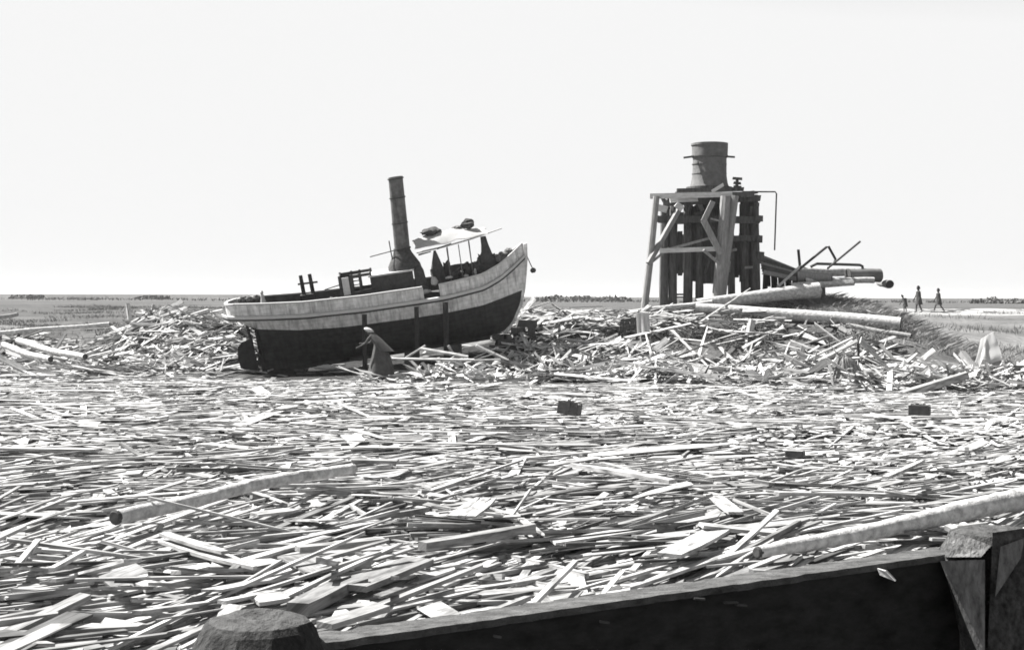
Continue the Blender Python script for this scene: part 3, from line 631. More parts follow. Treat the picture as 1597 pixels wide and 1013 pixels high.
single('crooked_pipe', 'rust_iron', 'long low iron pipe with both ends bent down, on the heap', 'pipe', MB().tube([at(1264, 416, D + .3), at(1274, 411, D + .3), at(1310, 412, D + .3), at(1341, 413, D + .3), at(1345, 415, D + .3), at(1346, 422, D + .3)], 0.06, 8), 'iron pipes on the heap')
single('upright_pipe', 'rust_iron', 'short upright iron stub beside the bent pipe', 'pipe', MB().tube([at(1248, 420, D + .1), at(1245, 389, D + .1)], 0.06, 8), 'iron pipes on the heap')
def log(name, label, a, b, r0, r1, m='log_bark', cat='log', n=14, wob=0.03, bend=0.0, group=None, ends='log_end', segs=8):
    a, b = Vector(a), Vector(b); pts = []; rs = []
    for i in range(segs + 1):
        t = i / segs; p = a.lerp(b, t); p.z += bend * math.sin(math.pi * t) + 0.012 * math.sin(9 * t + a.x); p.x += 0.02 * math.sin(7 * t + 1)
        pts.append(p); rs.append((r0 + (r1 - r0) * t) * (1 + 0.05 * mnoise.noise(Vector((t * 9, a.x, 0)))))
    o = MB().tube(pts, rs, n, False, wob).build(name, m, None, False, True, origin=a.copy()); tag(o, label, cat, group)
    d = (b - a).normalized()
    for q, s, r_ in ((pts[0], -1, r0), (pts[-1], 1, r1)):
        e = MB().tube([q + d * s * -0.02, q + d * s * 0.012, q + d * s * 0.03], [r_ * 0.985, r_ * 0.985, r_ * 0.8], n, True, 0.02); e.build('cut_end', ends, o)
    return o
log('iron_drum', 'grey round-ended drum lying on top of the heap by the pipes', at(1322, 430, 60.6), at(1371, 429, 61.0), 0.30, 0.30, 'tank_iron', 'drum', 18, 0.0)
log('timber_log', 'pale log lying behind the drum on top of the heap', at(1245, 423, 61.6), at(1330, 424, 61.8), 0.2, 0.2, 'log_bark')
log('timber_log', 'slim pale log on the heap just below the drum', at(1255, 437, 60.0), at(1362, 437, 60.3), 0.13, 0.13, 'log_bark')
log('timber_log', 'short dark-ended log low on the right side of the heap', at(1372, 440, 62.5), at(1387, 443, 60.5), 0.17, 0.18, 'tower_pole')
log('timber_log', 'short grey log under the pipes in the middle of the heap', at(1243, 431, 60.2), at(1296, 434, 60.0), 0.24, 0.2, 'tower_pole')
log('timber_log', 'squared pale timber low on the heap above the upper big log', at(1232, 446, 59.2), at(1330, 441, 59.6), 0.16, 0.14, 'log_bark', n=6)
# the two big logs on the bank
log('timber_log', 'big pale log on the bank, its upper end beside the brush', at(1085, 474, 57.0), at(1276, 452, 58.2), 0.20, 0.34, bend=0.0, group='big logs on the bank')
log('timber_log', 'big pale log on the bank with a dark cut end pointing right', at(1085, 480, 55.5), at(1403, 506, 53.2), 0.18, 0.29, bend=0.04, group='big logs on the bank')
log('timber_log', 'long thin pale pole lying left of the tower foot on the bank', at(975, 487, 55.8), at(1110, 472, 56.6), 0.09, 0.12)
log('timber_log', 'slim dark log lying on the grass under the big log with the cut end', at(1320, 508, 53.0), at(1420, 524, 51.6), 0.11, 0.09, 'tower_pole')
# logs in the near raft
log('timber_log', 'long crooked barked log with a dark butt, lying in the raft at left', on(178, 808, 0.38), on(548, 729, 0.46), 0.08, 0.07, 'log_bark', bend=0.03, n=18, segs=40, wob=0.07)
log('timber_log', 'long tapering pale log lying in the raft beside the right bollard', on(1180, 862, 0.36), on(1760, 746, 0.66), 0.055, 0.15, 'log_bark', n=18, segs=40, wob=0.07)

# ------------------------------------------------------------------ mooring piles and the black beam of the wharf
def pile_stump(label, levels, d, top_m, side_m):
    """levels: (pixel row, left edge, right edge) at the distance d of its axis"""
    n = 11; rings = []; c0 = None
    for (py, xl, xr, fy) in levels:
        a, b = at(xl, py, d), at(xr, py, d); c = (a + b) / 2; rx = (b - a).length / 2
        if c0 is None: c0 = c
        ring = []
        for k in range(n):
            t = 2 * math.pi * k / n; j = 1 + 0.05 * math.sin(3 * t + py * .02) + 0.04 * mnoise.noise(Vector((math.cos(t) * 2, math.sin(t) * 2, py * 0.02)))
            ring.append(Vector((c.x + rx * math.cos(t) * j, c.y + rx * fy * math.sin(t) * j, c.z)))
        rings.append(ring)
    base = rings[-1]; low = [Vector((p.x, p.y, -1.2)) for p in base]
    root = thing('mooring_pile', label, 'wooden pile', Vector((c0.x, c0.y, -1.2)), 'wharf piles')
    top = rings[0]
    o = MB().loft(rings + [low], True, False, True).build('pile_shaft', side_m, root, False, False)
    cap_ = [[p.lerp(c0, 0.0) for p in top], [p.lerp(c0, 0.25) + Vector((0, 0, 0.012 + 0.012 * mnoise.noise(p * 9))) for p in top], [p.lerp(c0, 0.7) + Vector((0, 0, 0.012 * mnoise.noise(p * 14))) for p in top]]
    MB().loft(cap_, True, False, True).build('pile_top', top_m, root, False, True)
    return root, rings, c0
sl = pile_stump('sawn wharf pile with a flat grey top, left of the black beam', [(968, 322, 482, 0.85), (978, 310, 489, 0.9), (1002, 298, 497, 1.0), (1030, 292, 507, 1.0)], 3.85, 'stump_top', 'stump_dark')
srt = pile_stump('split wharf pile with a notched pale head, right end of the black beam', [(828, 1484, 1612, 0.9), (850, 1474, 1622, 0.95), (872, 1462, 1628, 1.0), (940, 1478, 1626, 1.0), (1013, 1496, 1622, 1.0), (1080, 1500, 1620, 1.0)], 4.95, 'stump_top', 'stump_side')
# the split face and the cleft wedge of the right pile
r0 = srt[0]
a = lambda px, py, d: at(px, py, d)
MB().hexa([a(1474, 868, 4.76), a(1530, 868, 4.72), a(1546, 850, 4.74), a(1480, 826, 4.8), a(1474, 868, 4.9), a(1530, 868, 4.9), a(1546, 850, 4.9), a(1480, 826, 4.9)]).build('split_face', 'post_lit_grain', r0)
MB().hexa([a(1466, 874, 4.73), a(1536, 872, 4.69), a(1536, 1016, 4.69), a(1524, 1016, 4.71), a(1466, 874, 4.9), a(1536, 872, 4.9), a(1536, 1016, 4.9), a(1524, 1016, 4.9)]).build('split_face', 'post_lit_grain', r0)
MB().hexa([a(1548, 830, 4.72), a(1620, 820, 4.7), a(1626, 1016, 4.7), a(1540, 1016, 4.72), a(1548, 830, 4.9), a(1620, 820, 4.9), a(1626, 1016, 4.9), a(1540, 1016, 4.9)]).build('post_face', 'stump_side', r0)
MB().hexa([a(1560, 852, 4.68), a(1598, 838, 4.67), a(1592, 870, 4.67), a(1552, 930, 4.69), a(1560, 852, 4.73), a(1598, 838, 4.73), a(1592, 870, 4.73), a(1552, 930, 4.73)]).build('splinter', 'post_lit_grain', r0)
# beam between the piles: weathered top plank, balk blackened to paint in its shade
A, B = Vector((-0.95, 3.70, 1.735)), Vector((2.6, 5.92, 1.735))
A = on(380, 1022, 1.735); B = on(1470, 866, 1.80); B = A + (B - A) * 1.03
dirb = (B - A).normalized(); side = dirb.cross(Vector((0, 0, 1))).normalized()      # side points to the camera
root = thing('wharf_beam', 'black wharf beam, shade painted on its front, weathered top edge, between two piles', 'beam', (A + B) / 2 - Vector((0, 0, 0.6)))
back = -side
n = 90; rr = []; tp = []
for i in range(n + 1):
    t = i / n; p = A.lerp(B, t); w = 0.004 * mnoise.noise(Vector((t * 40, 0, 3)))
    f0 = p + side * (0.0 + w * 0.6); b0 = p + back * 0.11
    rr.append([f0 + Vector((0, 0, -0.02 + w)), f0 + side * 0.02 + Vector((0, 0, -0.65)), b0 + Vector((0, 0, -0.65)), b0 + Vector((0, 0, -0.02))])
    e = side * (0.004 + 0.01 * mnoise.noise(Vector((t * 33, 2, 3))))
    tp.append([f0 + e + Vector((0, 0, -0.018 + w)), f0 + e + Vector((0, 0, 0.004 + w)), p + back * (0.105 + 0.03 * mnoise.noise(Vector((t * 43, 5, 1)))) + Vector((0, 0, 0.006)), p + back * 0.105 + Vector((0, 0, -0.018))])
MB().loft(rr).build('balk', 'beam_shade', root)
MB().loft(tp).build('top_plank', 'beam_top', root)
for x_, y_, l_ in ((745, 988, 5), (958, 966, 7), (1232, 936, 12), (1160, 930, 9), (1256, 940, 9)):
    q_ = A + dirb * ((at(x_, y_, 4.2) - A).dot(dirb)); q_.z = at(x_, y_, q_.y).z
    MB().bar(q_ + side * 0.018 - dirb * l_ * 0.0022, q_ + side * 0.02 + dirb * l_ * 0.0022 + Vector((0, 0, -0.006)), 0.012, 0.006).build('splinter', 'beam_top', root)
MB().hexa([at(1368, 886, 4.70), at(1380, 890, 4.69), at(1396, 906, 4.68), at(1372, 896, 4.69), at(1370, 884, 4.8), at(1384, 888, 4.8), at(1398, 904, 4.8), at(1374, 894, 4.8)]).build('splinter', 'pale_panel', root)

# ------------------------------------------------------------------ the boards that stand out in the raft, placed one by one
def board_obj(name, c, ax, nm, ln, wi, th, tone, S=3, skew=0.3, warp=0.008, seed=0):
    rg = np.random.default_rng(seed + 1000)
    ax = Vector(ax).normalized(); nm = Vector(nm); wd = nm.cross(ax).normalized(); nm = ax.cross(wd).normalized()
    M_ = Matrix((ax, wd, nm)).transposed().to_4x4(); M_.translation = c
    e = lambda v: np.array([v], float)
    V, Q, U, nq = boards_geo(np.zeros((1, 3)), e((1, 0, 0)), e((0, 1, 0)), e((0, 0, 1)), np.array([ln]), np.array([wi]), np.array([th]), rg, S, skew, warp)
    me = np_mesh(name, V, Q, U, np.full(len(Q), tone))
    o = link(bpy.data.objects.new(name, me)); o.matrix_world = M_; return o
named = [  # end, end, width m, thickness m, level m, tone, label
 ((172, 876), (248, 918), 0.23, 0.035, 0.30, 0.78, 'short wide bright board slanting down to the right, left of the flat-topped pile', 0.05),
 ((248, 842), (404, 886), 0.20, 0.03, 0.36, 0.76, 'long bright board slanting down to the right, below the crooked log', 0.5),
 ((255, 832), (352, 862), 0.12, 0.03, 0.42, 0.72, 'narrow bright board lying along the upper edge of a wider slanting one', 0.4),
 ((549, 916), (655, 873), 0.28, 0.05, 0.36, 0.42, 'thick grey squared plank with a dark near edge, in the middle foreground', 0.05),
 ((462, 950), (528, 916), 0.20, 0.09, 0.34, 0.40, 'short thick grey balk just behind the flat-topped pile', 0.15),
 ((1040, 868), (1128, 822), 0.26, 0.035, 0.36, 0.80, 'bright wide board pointing up to the right, left of the tapering log', 0.3),
 ((1116, 774), (1148, 800), 0.18, 0.03, 0.36, 0.82, 'small bright board lying crossways above the wide one left of the tapering log', 0.05),
 ((655, 852), (835, 822), 0.12, 0.08, 0.36, 0.50, 'long dark-edged beam lying across the middle of the raft', 0.3),
 ((380, 804), (482, 792), 0.17, 0.03, 0.36, 0.72, 'leaf-shaped bright board below the upper end of the crooked log', 1.2),
 ((462, 856), (600, 842), 0.10, 0.05, 0.38, 0.62, 'long slat with a black near edge right of the narrow bright boards', 0.2),
 ((545, 718), (625, 720), 0.13, 0.05, 0.40, 0.55, 'dark-edged plank at the upper end of the crooked log', 0.4),
 ((890, 724), (1050, 750), 0.13, 0.05, 0.42, 0.80, 'long bright plank slanting down to the right in the middle distance', 0.2),
 ((1380, 745), (1440, 718), 0.08, 0.04, 0.5, 0.8, 'thin bright stick pointing up to the right above the tapering log', 0.2),
 ((375, 940), (452, 928), 0.22, 0.03, 0.36, 0.78, 'bright blunt-ended board touching the back of the flat-topped pile', 0.8),
 ((505, 975), (600, 945), 0.14, 0.04, 0.44, 0.5, 'grey plank running down to the left end of the black beam', 0.2),
 ((700, 800), (772, 782), 0.11, 0.03, 0.34, 0.74, 'bright board at the near edge of the small board deck', 0.2),
]
NAMED_XY = []
for i, (a_, b_, w, th, z, tn, lab, sk) in enumerate(named):
    p0, p1 = on(*a_, z), on(*b_, z); d = p1 - p0; NAMED_XY.append(((p0 + p1) / 2, d.length))
    o = board_obj('board', (p0 + p1) / 2, d, (0.02 * math.sin(i), -0.06, 1), d.length, w, th, tn * 0.46, 3, sk, 0.004, i)
    tag(o, lab, 'board')
# a small deck of three boards, a slatted frame and a few uprights
t = thing('board_deck', 'raft of wide bright boards still fixed side by side, middle of the foreground', 'board panel', on(735, 795, 0.25))
for k in range(3):
    p0, p1 = on(706 + 14 * k, 805 + 0.5 * k, 0.42), on(746 + 13.5 * k, 776 + 0.5 * k, 0.42)
    o = board_obj('plank', (p0 + p1) / 2 - Vector(t.location), p1 - p0, (0, 0, 1), (p1 - p0).length, 0.115, 0.025, 0.38 - 0.02 * k, 2, 0.05, 0, 300 + k); o.parent = t
t = thing('slatted_frame', 'small broken frame of parallel slats lying at the left edge', 'slatted frame', on(70, 870, 0.25))
for k in range(4):
    p0, p1 = on(24 - k * 1 + k * 8, 883 - k * 9, 0.42), on(80 + k * 10, 888 - k * 9, 0.42)
    o = board_obj('slat', (p0 + p1) / 2 - Vector(t.location), p1 - p0, (0, 0, 1), (p1 - p0).length, 0.05, 0.03, 0.36, 2, 0.1, 0, 320 + k); o.parent = t
for k, (q0, q1) in enumerate((((24, 884), (60, 842)), ((80, 888), (130, 860)))):
    p0, p1 = on(*q0, 0.47), on(*q1, 0.47); o = board_obj('rail', (p0 + p1) / 2 - Vector(t.location), p1 - p0, (0, 0, 1), (p1 - p0).length, 0.05, 0.035, 0.42, 2, 0.1, 0, 330 + k); o.parent = t
def stake(label, a_, b_, d, w, th, tone, seed, fac=(-0.85, -0.5, 0.2), name='stake', cat='stake', sk=0.2):
    p0, p1 = at(*a_, d), at(*b_, d); o = board_obj(name, (p0 + p1) / 2, p1 - p0, fac, (p1 - p0).length, w, th, tone * 0.46, 1, sk, 0, seed); tag(o, label, cat); return o
stake('short bright stake standing upright at the left edge of the foreground', (21, 938), (22, 897), 12.2, 0.055, 0.050, 0.95, 400)
stake('bright stake upright on the debris heap left of the launch, the left one', (203, 500), (199, 472), 55.5, 0.17, 0.153, 0.95, 401)
stake('bright stake leaning right on the debris heap left of the launch', (236, 497), (240, 474), 55.8, 0.15, 0.135, 0.95, 402)
stake('short white board standing upright on the bank right of the hanging white cloth', (1166, 532), (1174, 497), 51.5, 0.24, 0.216, 0.95, 403)
stake('long pale plank slanting down from the left bank to the raft', (-20, 548), (58, 586), 47.0, 0.42, 0.08, 0.78, 404, (0, -0.6, 0.8), 'board', 'board')
stake('pale board propped steeply between two poles on the left bank', (78, 555), (104, 518), 52.5, 0.22, 0.08, 0.72, 405, (0, -0.8, 0.6), 'board', 'board')
stake('slanting board right of the crib, pointing down to the right', (742, 538), (792, 562), 47.0, 0.12, 0.08, 0.8, 406, (0, -0.4, 0.9), 'board', 'board')
stake('pale stick standing against the foot of a shore under the launch', (707, 552), (699, 538), 46.9, 0.1, 0.06, 0.8, 407)
stake('pale stick slanting up from the raft behind the bent person', (632, 558), (664, 538), 46.6, 0.1, 0.06, 0.8, 408)
stake('long bright plank slanting gently down, right of the bent person', (655, 543), (730, 556), 46.4, 0.14, 0.06, 0.82, 409, (0, -0.4, 0.9), 'board', 'board')
stake('level bright plank behind the bent person', (610, 559), (740, 561), 45.6, 0.12, 0.05, 0.8, 410, (0, -0.3, 0.9), 'board', 'board')
stake('big rough pale plank leaning down to the right over the old stump', (1340, 528), (1386, 574), 45.6, 0.34, 0.06, 0.8, 411, (0.3, -0.7, 0.6), 'board', 'board', 0.5)
stake('pale plank leaning down to the left over the old stump, below a slim lath', (1256, 573), (1338, 531), 45.9, 0.14, 0.08, 0.7, 412, (0, -0.5, 0.8), 'board', 'board')
stake('upper slim lath leaning down to the left over the old stump', (1240, 570), (1330, 526), 46.3, 0.08, 0.05, 0.75, 413, (0, -0.5, 0.8), 'board', 'board')
stake('bright plank pointing up to the right, left one of a pair on the right bank', (1395, 580), (1432, 550), 46.0, 0.22, 0.07, 0.82, 414, (0, -0.5, 0.8), 'board', 'board')
stake('bright plank pointing up to the right, right one of a pair on the right bank', (1420, 575), (1458, 545), 46.6, 0.22, 0.07, 0.82, 415, (0, -0.5, 0.8), 'board', 'board')
stake('long grey beam rising to the right at the edge of the raft, far right', (1405, 616), (1510, 584), 40.5, 0.24, 0.2, 0.55, 416, (0, -0.2, 1), 'board', 'board')
stake('pale board propped at the bank foot right of the hanging white cloth', (1020, 546), (1042, 528), 47.5, 0.22, 0.06, 0.8, 417, (0, -0.8, 0.6), 'board', 'board')
# left bank poles
log('timber_log', 'long pale pole lying along the top of the left bank', at(-30, 522, 56.5), at(170, 505, 57.5), 0.12, 0.08)
log('timber_log', 'pale pole slanting down the left bank towards the raft', at(28, 531, 53.5), at(132, 556, 49.0), 0.13, 0.1, bend=-0.06)
log('timber_log', 'crooked pale pole lying low at the foot of the left bank', at(5, 538, 51.0), at(78, 560, 48.0), 0.12, 0.1, bend=-0.04)
log('timber_log', 'dark weathered pole at the far left end of the bank', at(-25, 500, 57.0), at(26, 490, 58.0), 0.1, 0.08, 'tower_pole')

# ------------------------------------------------------------------ odd things on the bank and in the raft
def draped(px0, px1, py0, py1, d):
    def fn(u, v):
        p = at(px0 + (px1 - px0) * u + 2 * v, py0 + (py1 - py0) * v * (1 - 0.18 * u) , d + 0.06 * math.sin(u * 9) * v - 0.25 * v); return p
    return fn
def vsheet(fn, nu, nv, th=0.012):
    m = MB(); top = [[Vector(fn(i / nu, j / nv)) for j in range(nv + 1)] for i in range(nu + 1)]
    return m.loft([[p + Vector((0, -th, 0)) for p in r_] + [p + Vector((0, th, 0)) for p in reversed(r_)] for r_ in top])
DC = 50.8
p = vsheet(draped(992, 1012, 487, 523, DC), 10, 8)
single('hanging_canvas', 'canvas_white', 'white cloth hung on a thin post on the bank', 'cloth', p, None, True)
q = at(1004, 552, DC); stake('thin pale post carrying the white cloth on the bank', (1004, 556), (994, 486), DC + 0.1, 0.09, 0.06, 0.8, 420)
cb = thing('broken_crate', 'dark open timber box frame behind the white cloth on the bank', 'crate', gnd(at(990, 545, 51.6)))
for a_, b_, w in (((968, 500), (994, 497), 0.12), ((966, 512), (996, 508), 0.16), ((992, 497), (994, 548), 0.16), ((972, 505), (978, 540), 0.1), ((1016, 512), (1018, 546), 0.1)):
    MB().bar(at(*a_, 51.3), at(*b_, 51.3), 0.1, w).build('crate_bar', 'tower_dark', cb)
for k in range(3): MB().bar(at(970 + k * 8, 500, 52.0), at(973 + k * 8, 545, 52.0), 0.17, 0.04, (0, 1, 0)).build('crate_board', 'tower_dark', cb)
for k in range(3): MB().bar(at(999 + k * 7, 514, 52.0), at(1001 + k * 7, 548, 52.0), 0.15, 0.04, (0, 1, 0)).build('crate_board', 'tower_dark', cb)
# white panel and dark timber angle at far right
DW = 47.5
def tornfn(u, v):
    xl = I(v, [0, 0.3, 0.7, 1], [1530, 1527, 1522, 1518]); xr = I(v, [0, 1], [1551, 1564]); yt = I(u, [0, 1], [528, 516]); yb = I(u, [0, 0.2, 0.35, 0.45, 1], [575, 572, 556, 569, 560])
    q = at(xl + (xr - xl) * u, yt + (yb - yt) * v, DW - v * 0.5); q.y += 0.05 * mnoise.noise(Vector((u * 3, v * 3, 1))); return q
p = vsheet(tornfn, 16, 14)
single('white_panel', 'canvas_white', 'large torn white panel leaning on the bank at far right', 'panel', p)
single('timber_angle', 'tower_pole', 'grey timber leaning left against the torn white panel', 'timber', MB().bar(at(1500, 550, DW - .2), at(1523, 580, DW - .9), 0.2, 0.18))
single('dark_plate', 'tower_pole', 'grey plate standing under the torn white panel', 'plate', MB().hexa([at(1523, 583, DW - .5), at(1562, 581, DW - .5), at(1562, 561, DW - .45), at(1532, 571, DW - .45), at(1523, 583, DW - .42), at(1562, 581, DW - .42), at(1562, 561, DW - .38), at(1532, 571, DW - .38)]))
single('dark_plate', 'block_dark', 'low dark box lying below the torn white panel', 'box', MB().bar(at(1550, 590, DW - 1), at(1572, 590, DW - 1), 0.3, 0.2))
stake('thin pale pole leaning at the right edge of the torn white panel', (1575, 598), (1562, 556), DW - .7, 0.07, 0.05, 0.8, 430)
# fluted old stump with spreading roots
c = at(1316, 598, 44.6); n = 64; rings = []
for (h, r_) in ((-0.2, 0.80), (0.0, 0.74), (0.12, 0.67), (0.25, 0.58), (0.38, 0.52), (0.5, 0.45), (0.62, 0.37), (0.72, 0.30), (0.80, 0.22), (0.84, 0.10)):
    ring = []
    for k in range(n):
        t = 2 * math.pi * k / n; cs = Vector((math.cos(t), math.sin(t), 0))
        j = 1 + 0.16 * (1 - 2 * abs(mnoise.noise(cs * 3.1 + Vector((0, 0, h * 0.5))))) - 0.1 + 0.12 * mnoise.noise(cs * 7 + Vector((0, 0, h * 2)))
        ring.append((c.x + r_ * j * cs.x * 1.02, c.y + r_ * j * cs.y * 0.8, c.z + h + (0.10 * mnoise.noise(cs * 5) if h > 0.6 else 0)))
    rings.append(ring)
single('old_stump', 'root_wood', 'fluted old tree stump with spreading base among the boards at right', 'stump', MB().loft(rings))
# two half-sunk boxes
def sunk_box(label, px, py, wpx, hpx, lean, post):
    c = on(px, py, 0.12); s = c.y / F; w, h = wpx * s, hpx * s
    t = thing('sunken_box', label, 'box', c)
    Rm = Matrix.Rotation(R(lean), 3, 'Y') @ Matrix.Rotation(R(-24), 3, 'Z')
    for k in range(3):
        MB().box(c + Rm @ Vector((0, -w * 0.3, h * (0.17 + 0.33 * k))), (w, 0.03, h * 0.32), Rm).build('side_board', 'block_dark', t)
        MB().box(c + Rm @ Vector((-w * 0.5, 0, h * (0.17 + 0.33 * k))), (0.03, w * 0.57, h * 0.32), Rm).build('side_board', 'tower_pole', t)
    MB().box(c + Rm @ Vector((0, w * 0.3, h * 0.5)), (w, 0.03, h), Rm).build('back_board', 'block_dark', t)
    MB().box(c + Rm @ Vector((w * 0.5, 0, h * 0.42)), (0.03, w * 0.57, h * 0.8), Rm).build('end_board', 'block_dark', t)
    MB().box(c + Rm @ Vector((0, 0, h * 0.86)), (w * 0.96, w * 0.56, 0.03), Rm).build('lid', 'tower_pole', t)
    if post: MB().box(c + Rm @ Vector((w * 0.05, -w * 0.33, h * 0.75)), (0.06, 0.05, h * 0.9), Rm).build('corner_post', 'block_dark', t)
sunk_box('dark wooden box with a corner post, half sunk in the raft near the middle', 887, 646, 32, 20, 8, True)
sunk_box('plain dark wooden box half sunk in the raft far right', 1434, 647, 30, 16, 0, False)
sunk_box('small dark box with a pale lid in the raft, right middle distance', 1240, 712, 26, 10, 0, False)

# ------------------------------------------------------------------ the debris: thousands of boards and slats
def region(n, xf, yf, Lmed, ang, spread, zlift, tilt, keep=None, wmed=0.10, bright=0.55, chips=0.16):
    y = yf(n); x = xf(n, y)
    if keep is not None:
        k = keep(x, y); x, y = x[k], y[k]
    n = len(x)
    L = np.clip(rng.lognormal(math.log(Lmed), 0.55, n), 0.25, 4.8)
    W = np.clip(rng.lognormal(math.log(wmed), 0.45, n), 0.035, 0.34)
    chip = rng.random(n) < chips; L = np.where(chip, rng.uniform(0.2, 0.7, n), L); W = np.where(chip, rng.uniform(0.08, 0.28, n), W)
    T = np.clip(rng.lognormal(math.log(0.025), 0.4, n), 0.012, 0.07)
    T = T * I(y, [16, 26, 44, 46], [1.0, 0.55, 0.42, 1.0])
    th = ang(x, y) + np.where(rng.random(n) < np.clip(0.86 - 0.45 * np.clip(jumble(x, y), 0, 1), 0.3, 1), rng.normal(0, spread, n), rng.uniform(-90, 90, n)) 
    th = np.radians(th)
    lay = rng.random(n)
    z = TZ(x, y) + 0.02 + zlift(x, y) * (0.15 + 0.85 * lay)
    tl = np.radians(rng.normal(0, 1, n) * tilt) / np.maximum(1, L * 0.8); rl = np.radians(rng.normal(0, 1, n) * tilt * 1.5)
    e = 0.4
    ca, sa = np.cos(th), np.sin(th)
    gxs = (TZ(x + e, y) + zlift(x + e, y) - TZ(x - e, y) - zlift(x - e, y)) / (2 * e); gys = (TZ(x, y + e) + zlift(x, y + e) - TZ(x, y - e) - zlift(x, y - e)) / (2 * e)
    sl_ = np.clip(gxs * ca + gys * sa, -1.0, 1.0) * 0.8 + np.tan(tl)
    ax = np.stack([ca, sa, sl_], -1); ax /= np.linalg.norm(ax, axis=1)[:, None]
    wd = np.stack([-sa, ca, np.clip(-gxs * sa + gys * ca, -1, 1) * 0.8 + np.tan(rl)], -1)
    wd -= (wd * ax).sum(1)[:, None] * ax; wd /= np.linalg.norm(wd, axis=1)[:, None]
    nm = np.cross(ax, wd)
    u = rng.random(n)
    tone = np.where(u < 0.68, rng.uniform(bright - 0.12, bright + 0.14, n), np.where(u < 0.90, rng.uniform(0.2, bright - 0.12, n), rng.uniform(0.04, 0.18, n)))
    tone = tone * I(y, [20, 32, 46, 47], [0.68, 0.80, 0.84, 0.70])
    return dict(c=np.stack([x, y, z], -1), ax=ax, wd=wd, nm=nm, L=L, W=W, T=T, tone=tone, lay=lay)
HF = 0.364
def uni_x(m): return lambda n, y: rng.uniform(-1, 1, n) * (y * HF + m)
def ang_field(x, y):
    base = I(y, [8, 14, 20, 28, 45], [47, 50, 34, 20, 8])
    return base + 26 * vnoise(x, y, 4.5, 41) + 22 * vnoise(x, y, 1.5, 42) - I(y, [8, 16, 22], [8, 0, 0]) * x * 0.6
def raft_h(x, y): return np.clip(0.24 + 0.17 * vnoise(x, y, 3.2, 51) + 0.15 * vnoise(x, y, 1.0, 52), 0.03, 0.62) * (0.35 + 0.65 * sm((y - 5.5) / 5)) * I(y, [16, 28, 40], [1.0, 0.5, 0.34]) 
def jumble(x, y): return vnoise(x, y, 2.6, 91) + 0.6 * vnoise(x, y, 1.0, 92)
def area_y(a, b, m):             # density even over the visible ground
    def f(n):
        ys = np.linspace(a, b, 400); w = ys * HF + m; cdf = np.cumsum(w); cdf /= cdf[-1]; return np.interp(rng.random(n), cdf, ys)
    return f
def wharf_keep(x, y):            # nothing on the near side of the wharf beam
    d = (x - A.x) * side.x + (y - A.y) * side.y
    return d < -0.75
def far_keep(x, y): return ~((x > -9.6) & (x < -3.4) & (y > 44.9 + 0.5 * vnoise(x, y, 1.3, 57))) & (y < 46.2 + 2.0 * vnoise(x, y, 2.4, 58))
parts = []
wk = lambda f: (lambda x, y: wharf_keep(x, y) & f(x, y))
fk = lambda f: (lambda x, y: far_keep(x, y) & f(x, y))
flat = lambda x, y: rng.random(len(x)) > 0.62 * np.clip(jumble(x, y) * 1.5, 0, 1)
jum = lambda x, y: rng.random(len(x)) < 0.12 + 0.9 * np.clip(jumble(x, y) * 1.6, 0, 1)
up1 = lambda k: (lambda x, y: raft_h(x, y) * k)
# near: long slats, thin laths, jumbled broken pieces, some broad boards
parts.append(region(9000, uni_x(2.5), area_y(5.0, 20, 2.5), 1.9, ang_field, 9, raft_h, 1.6, wk(flat), 0.072, 0.52, 0.10))
parts.append(region(8000, uni_x(2.5), area_y(5.0, 22, 2.5), 1.6, ang_field, 11, up1(1.1), 2.2, wk(flat), 0.042, 0.52, 0.05))
parts.append(region(5200, uni_x(2.5), area_y(5.0, 22, 2.5), 0.55, ang_field, 40, up1(1.2), 7.0, wk(jum), 0.09, 0.56, 0.5))
parts.append(region(900, uni_x(2), area_y(7, 22, 2), 0.75, ang_field, 45, up1(1.25), 4.5, wharf_keep, 0.20, 0.60, 0.3))
# far
parts.append(region(11000, uni_x(3), area_y(18, 48.5, 3), 1.25, ang_field, 16, raft_h, 1.6, fk(flat), 0.11, 0.58))
parts.append(region(13000, uni_x(3), area_y(18, 48.5, 3), 0.5, ang_field, 40, up1(1.2), 5.5, fk(jum), 0.14, 0.62, 0.5))
parts.append(region(4000, uni_x(3), area_y(18, 46, 3), 1.6, ang_field, 14, up1(1.1), 1.8, fk(flat), 0.06, 0.55, 0.05))
parts.append(region(900, uni_x(2), area_y(18, 44, 2), 0.9, ang_field, 45, up1(1.25), 3.5, None, 0.24, 0.62, 0.3))
# the debris bank right of the launch
def pile_h(cx, cy, rx, ry, h): return lambda x, y: h * np.exp(-(((x - cx) / rx) ** 2 + ((y - cy) / ry) ** 2))
def bank_h(x, y): return np.clip(0.36 + 0.42 * vnoise(x, y, 1.7, 61), 0.05, 1.0)
def bank_keep(x, y):
    px = 798.5 + x / y * F
    bare = (vnoise(x, y, 1.6, 62) > 0.25) & (y > 49)
    bare |= (px > 1030) & (y > 48.6) & (rng.random(len(x)) < 0.93)
    bare |= (px > 930) & (px < 1020) & (y > 49.5) & (y < 52)
    return ~bare & ((px < 1390) | (y < 46.5)) & ~((x < -0.2) & (y > 47.6)) & ~((x < -3.2) & (y > 45.2))
parts.append(region(7000, lambda n, y: rng.uniform(-5.0, 18, n), lambda n: rng.uniform(44, 55.5, n), 1.25, lambda x, y: 25 + 40 * vnoise(x, y, 2.5, 63), 30, bank_h, 15, bank_keep, 0.12, 0.60))
parts.append(region(900, lambda n, y: rng.uniform(-3.2, 17.5, n), lambda n: rng.uniform(43.6, 48.5, n), 1.3, lambda x, y: 30 + 60 * vnoise(x, y, 2.2, 64), 40, lambda x, y: bank_h(x, y) * 1.15, 34, bank_keep, 0.12, 0.62, 0.1))
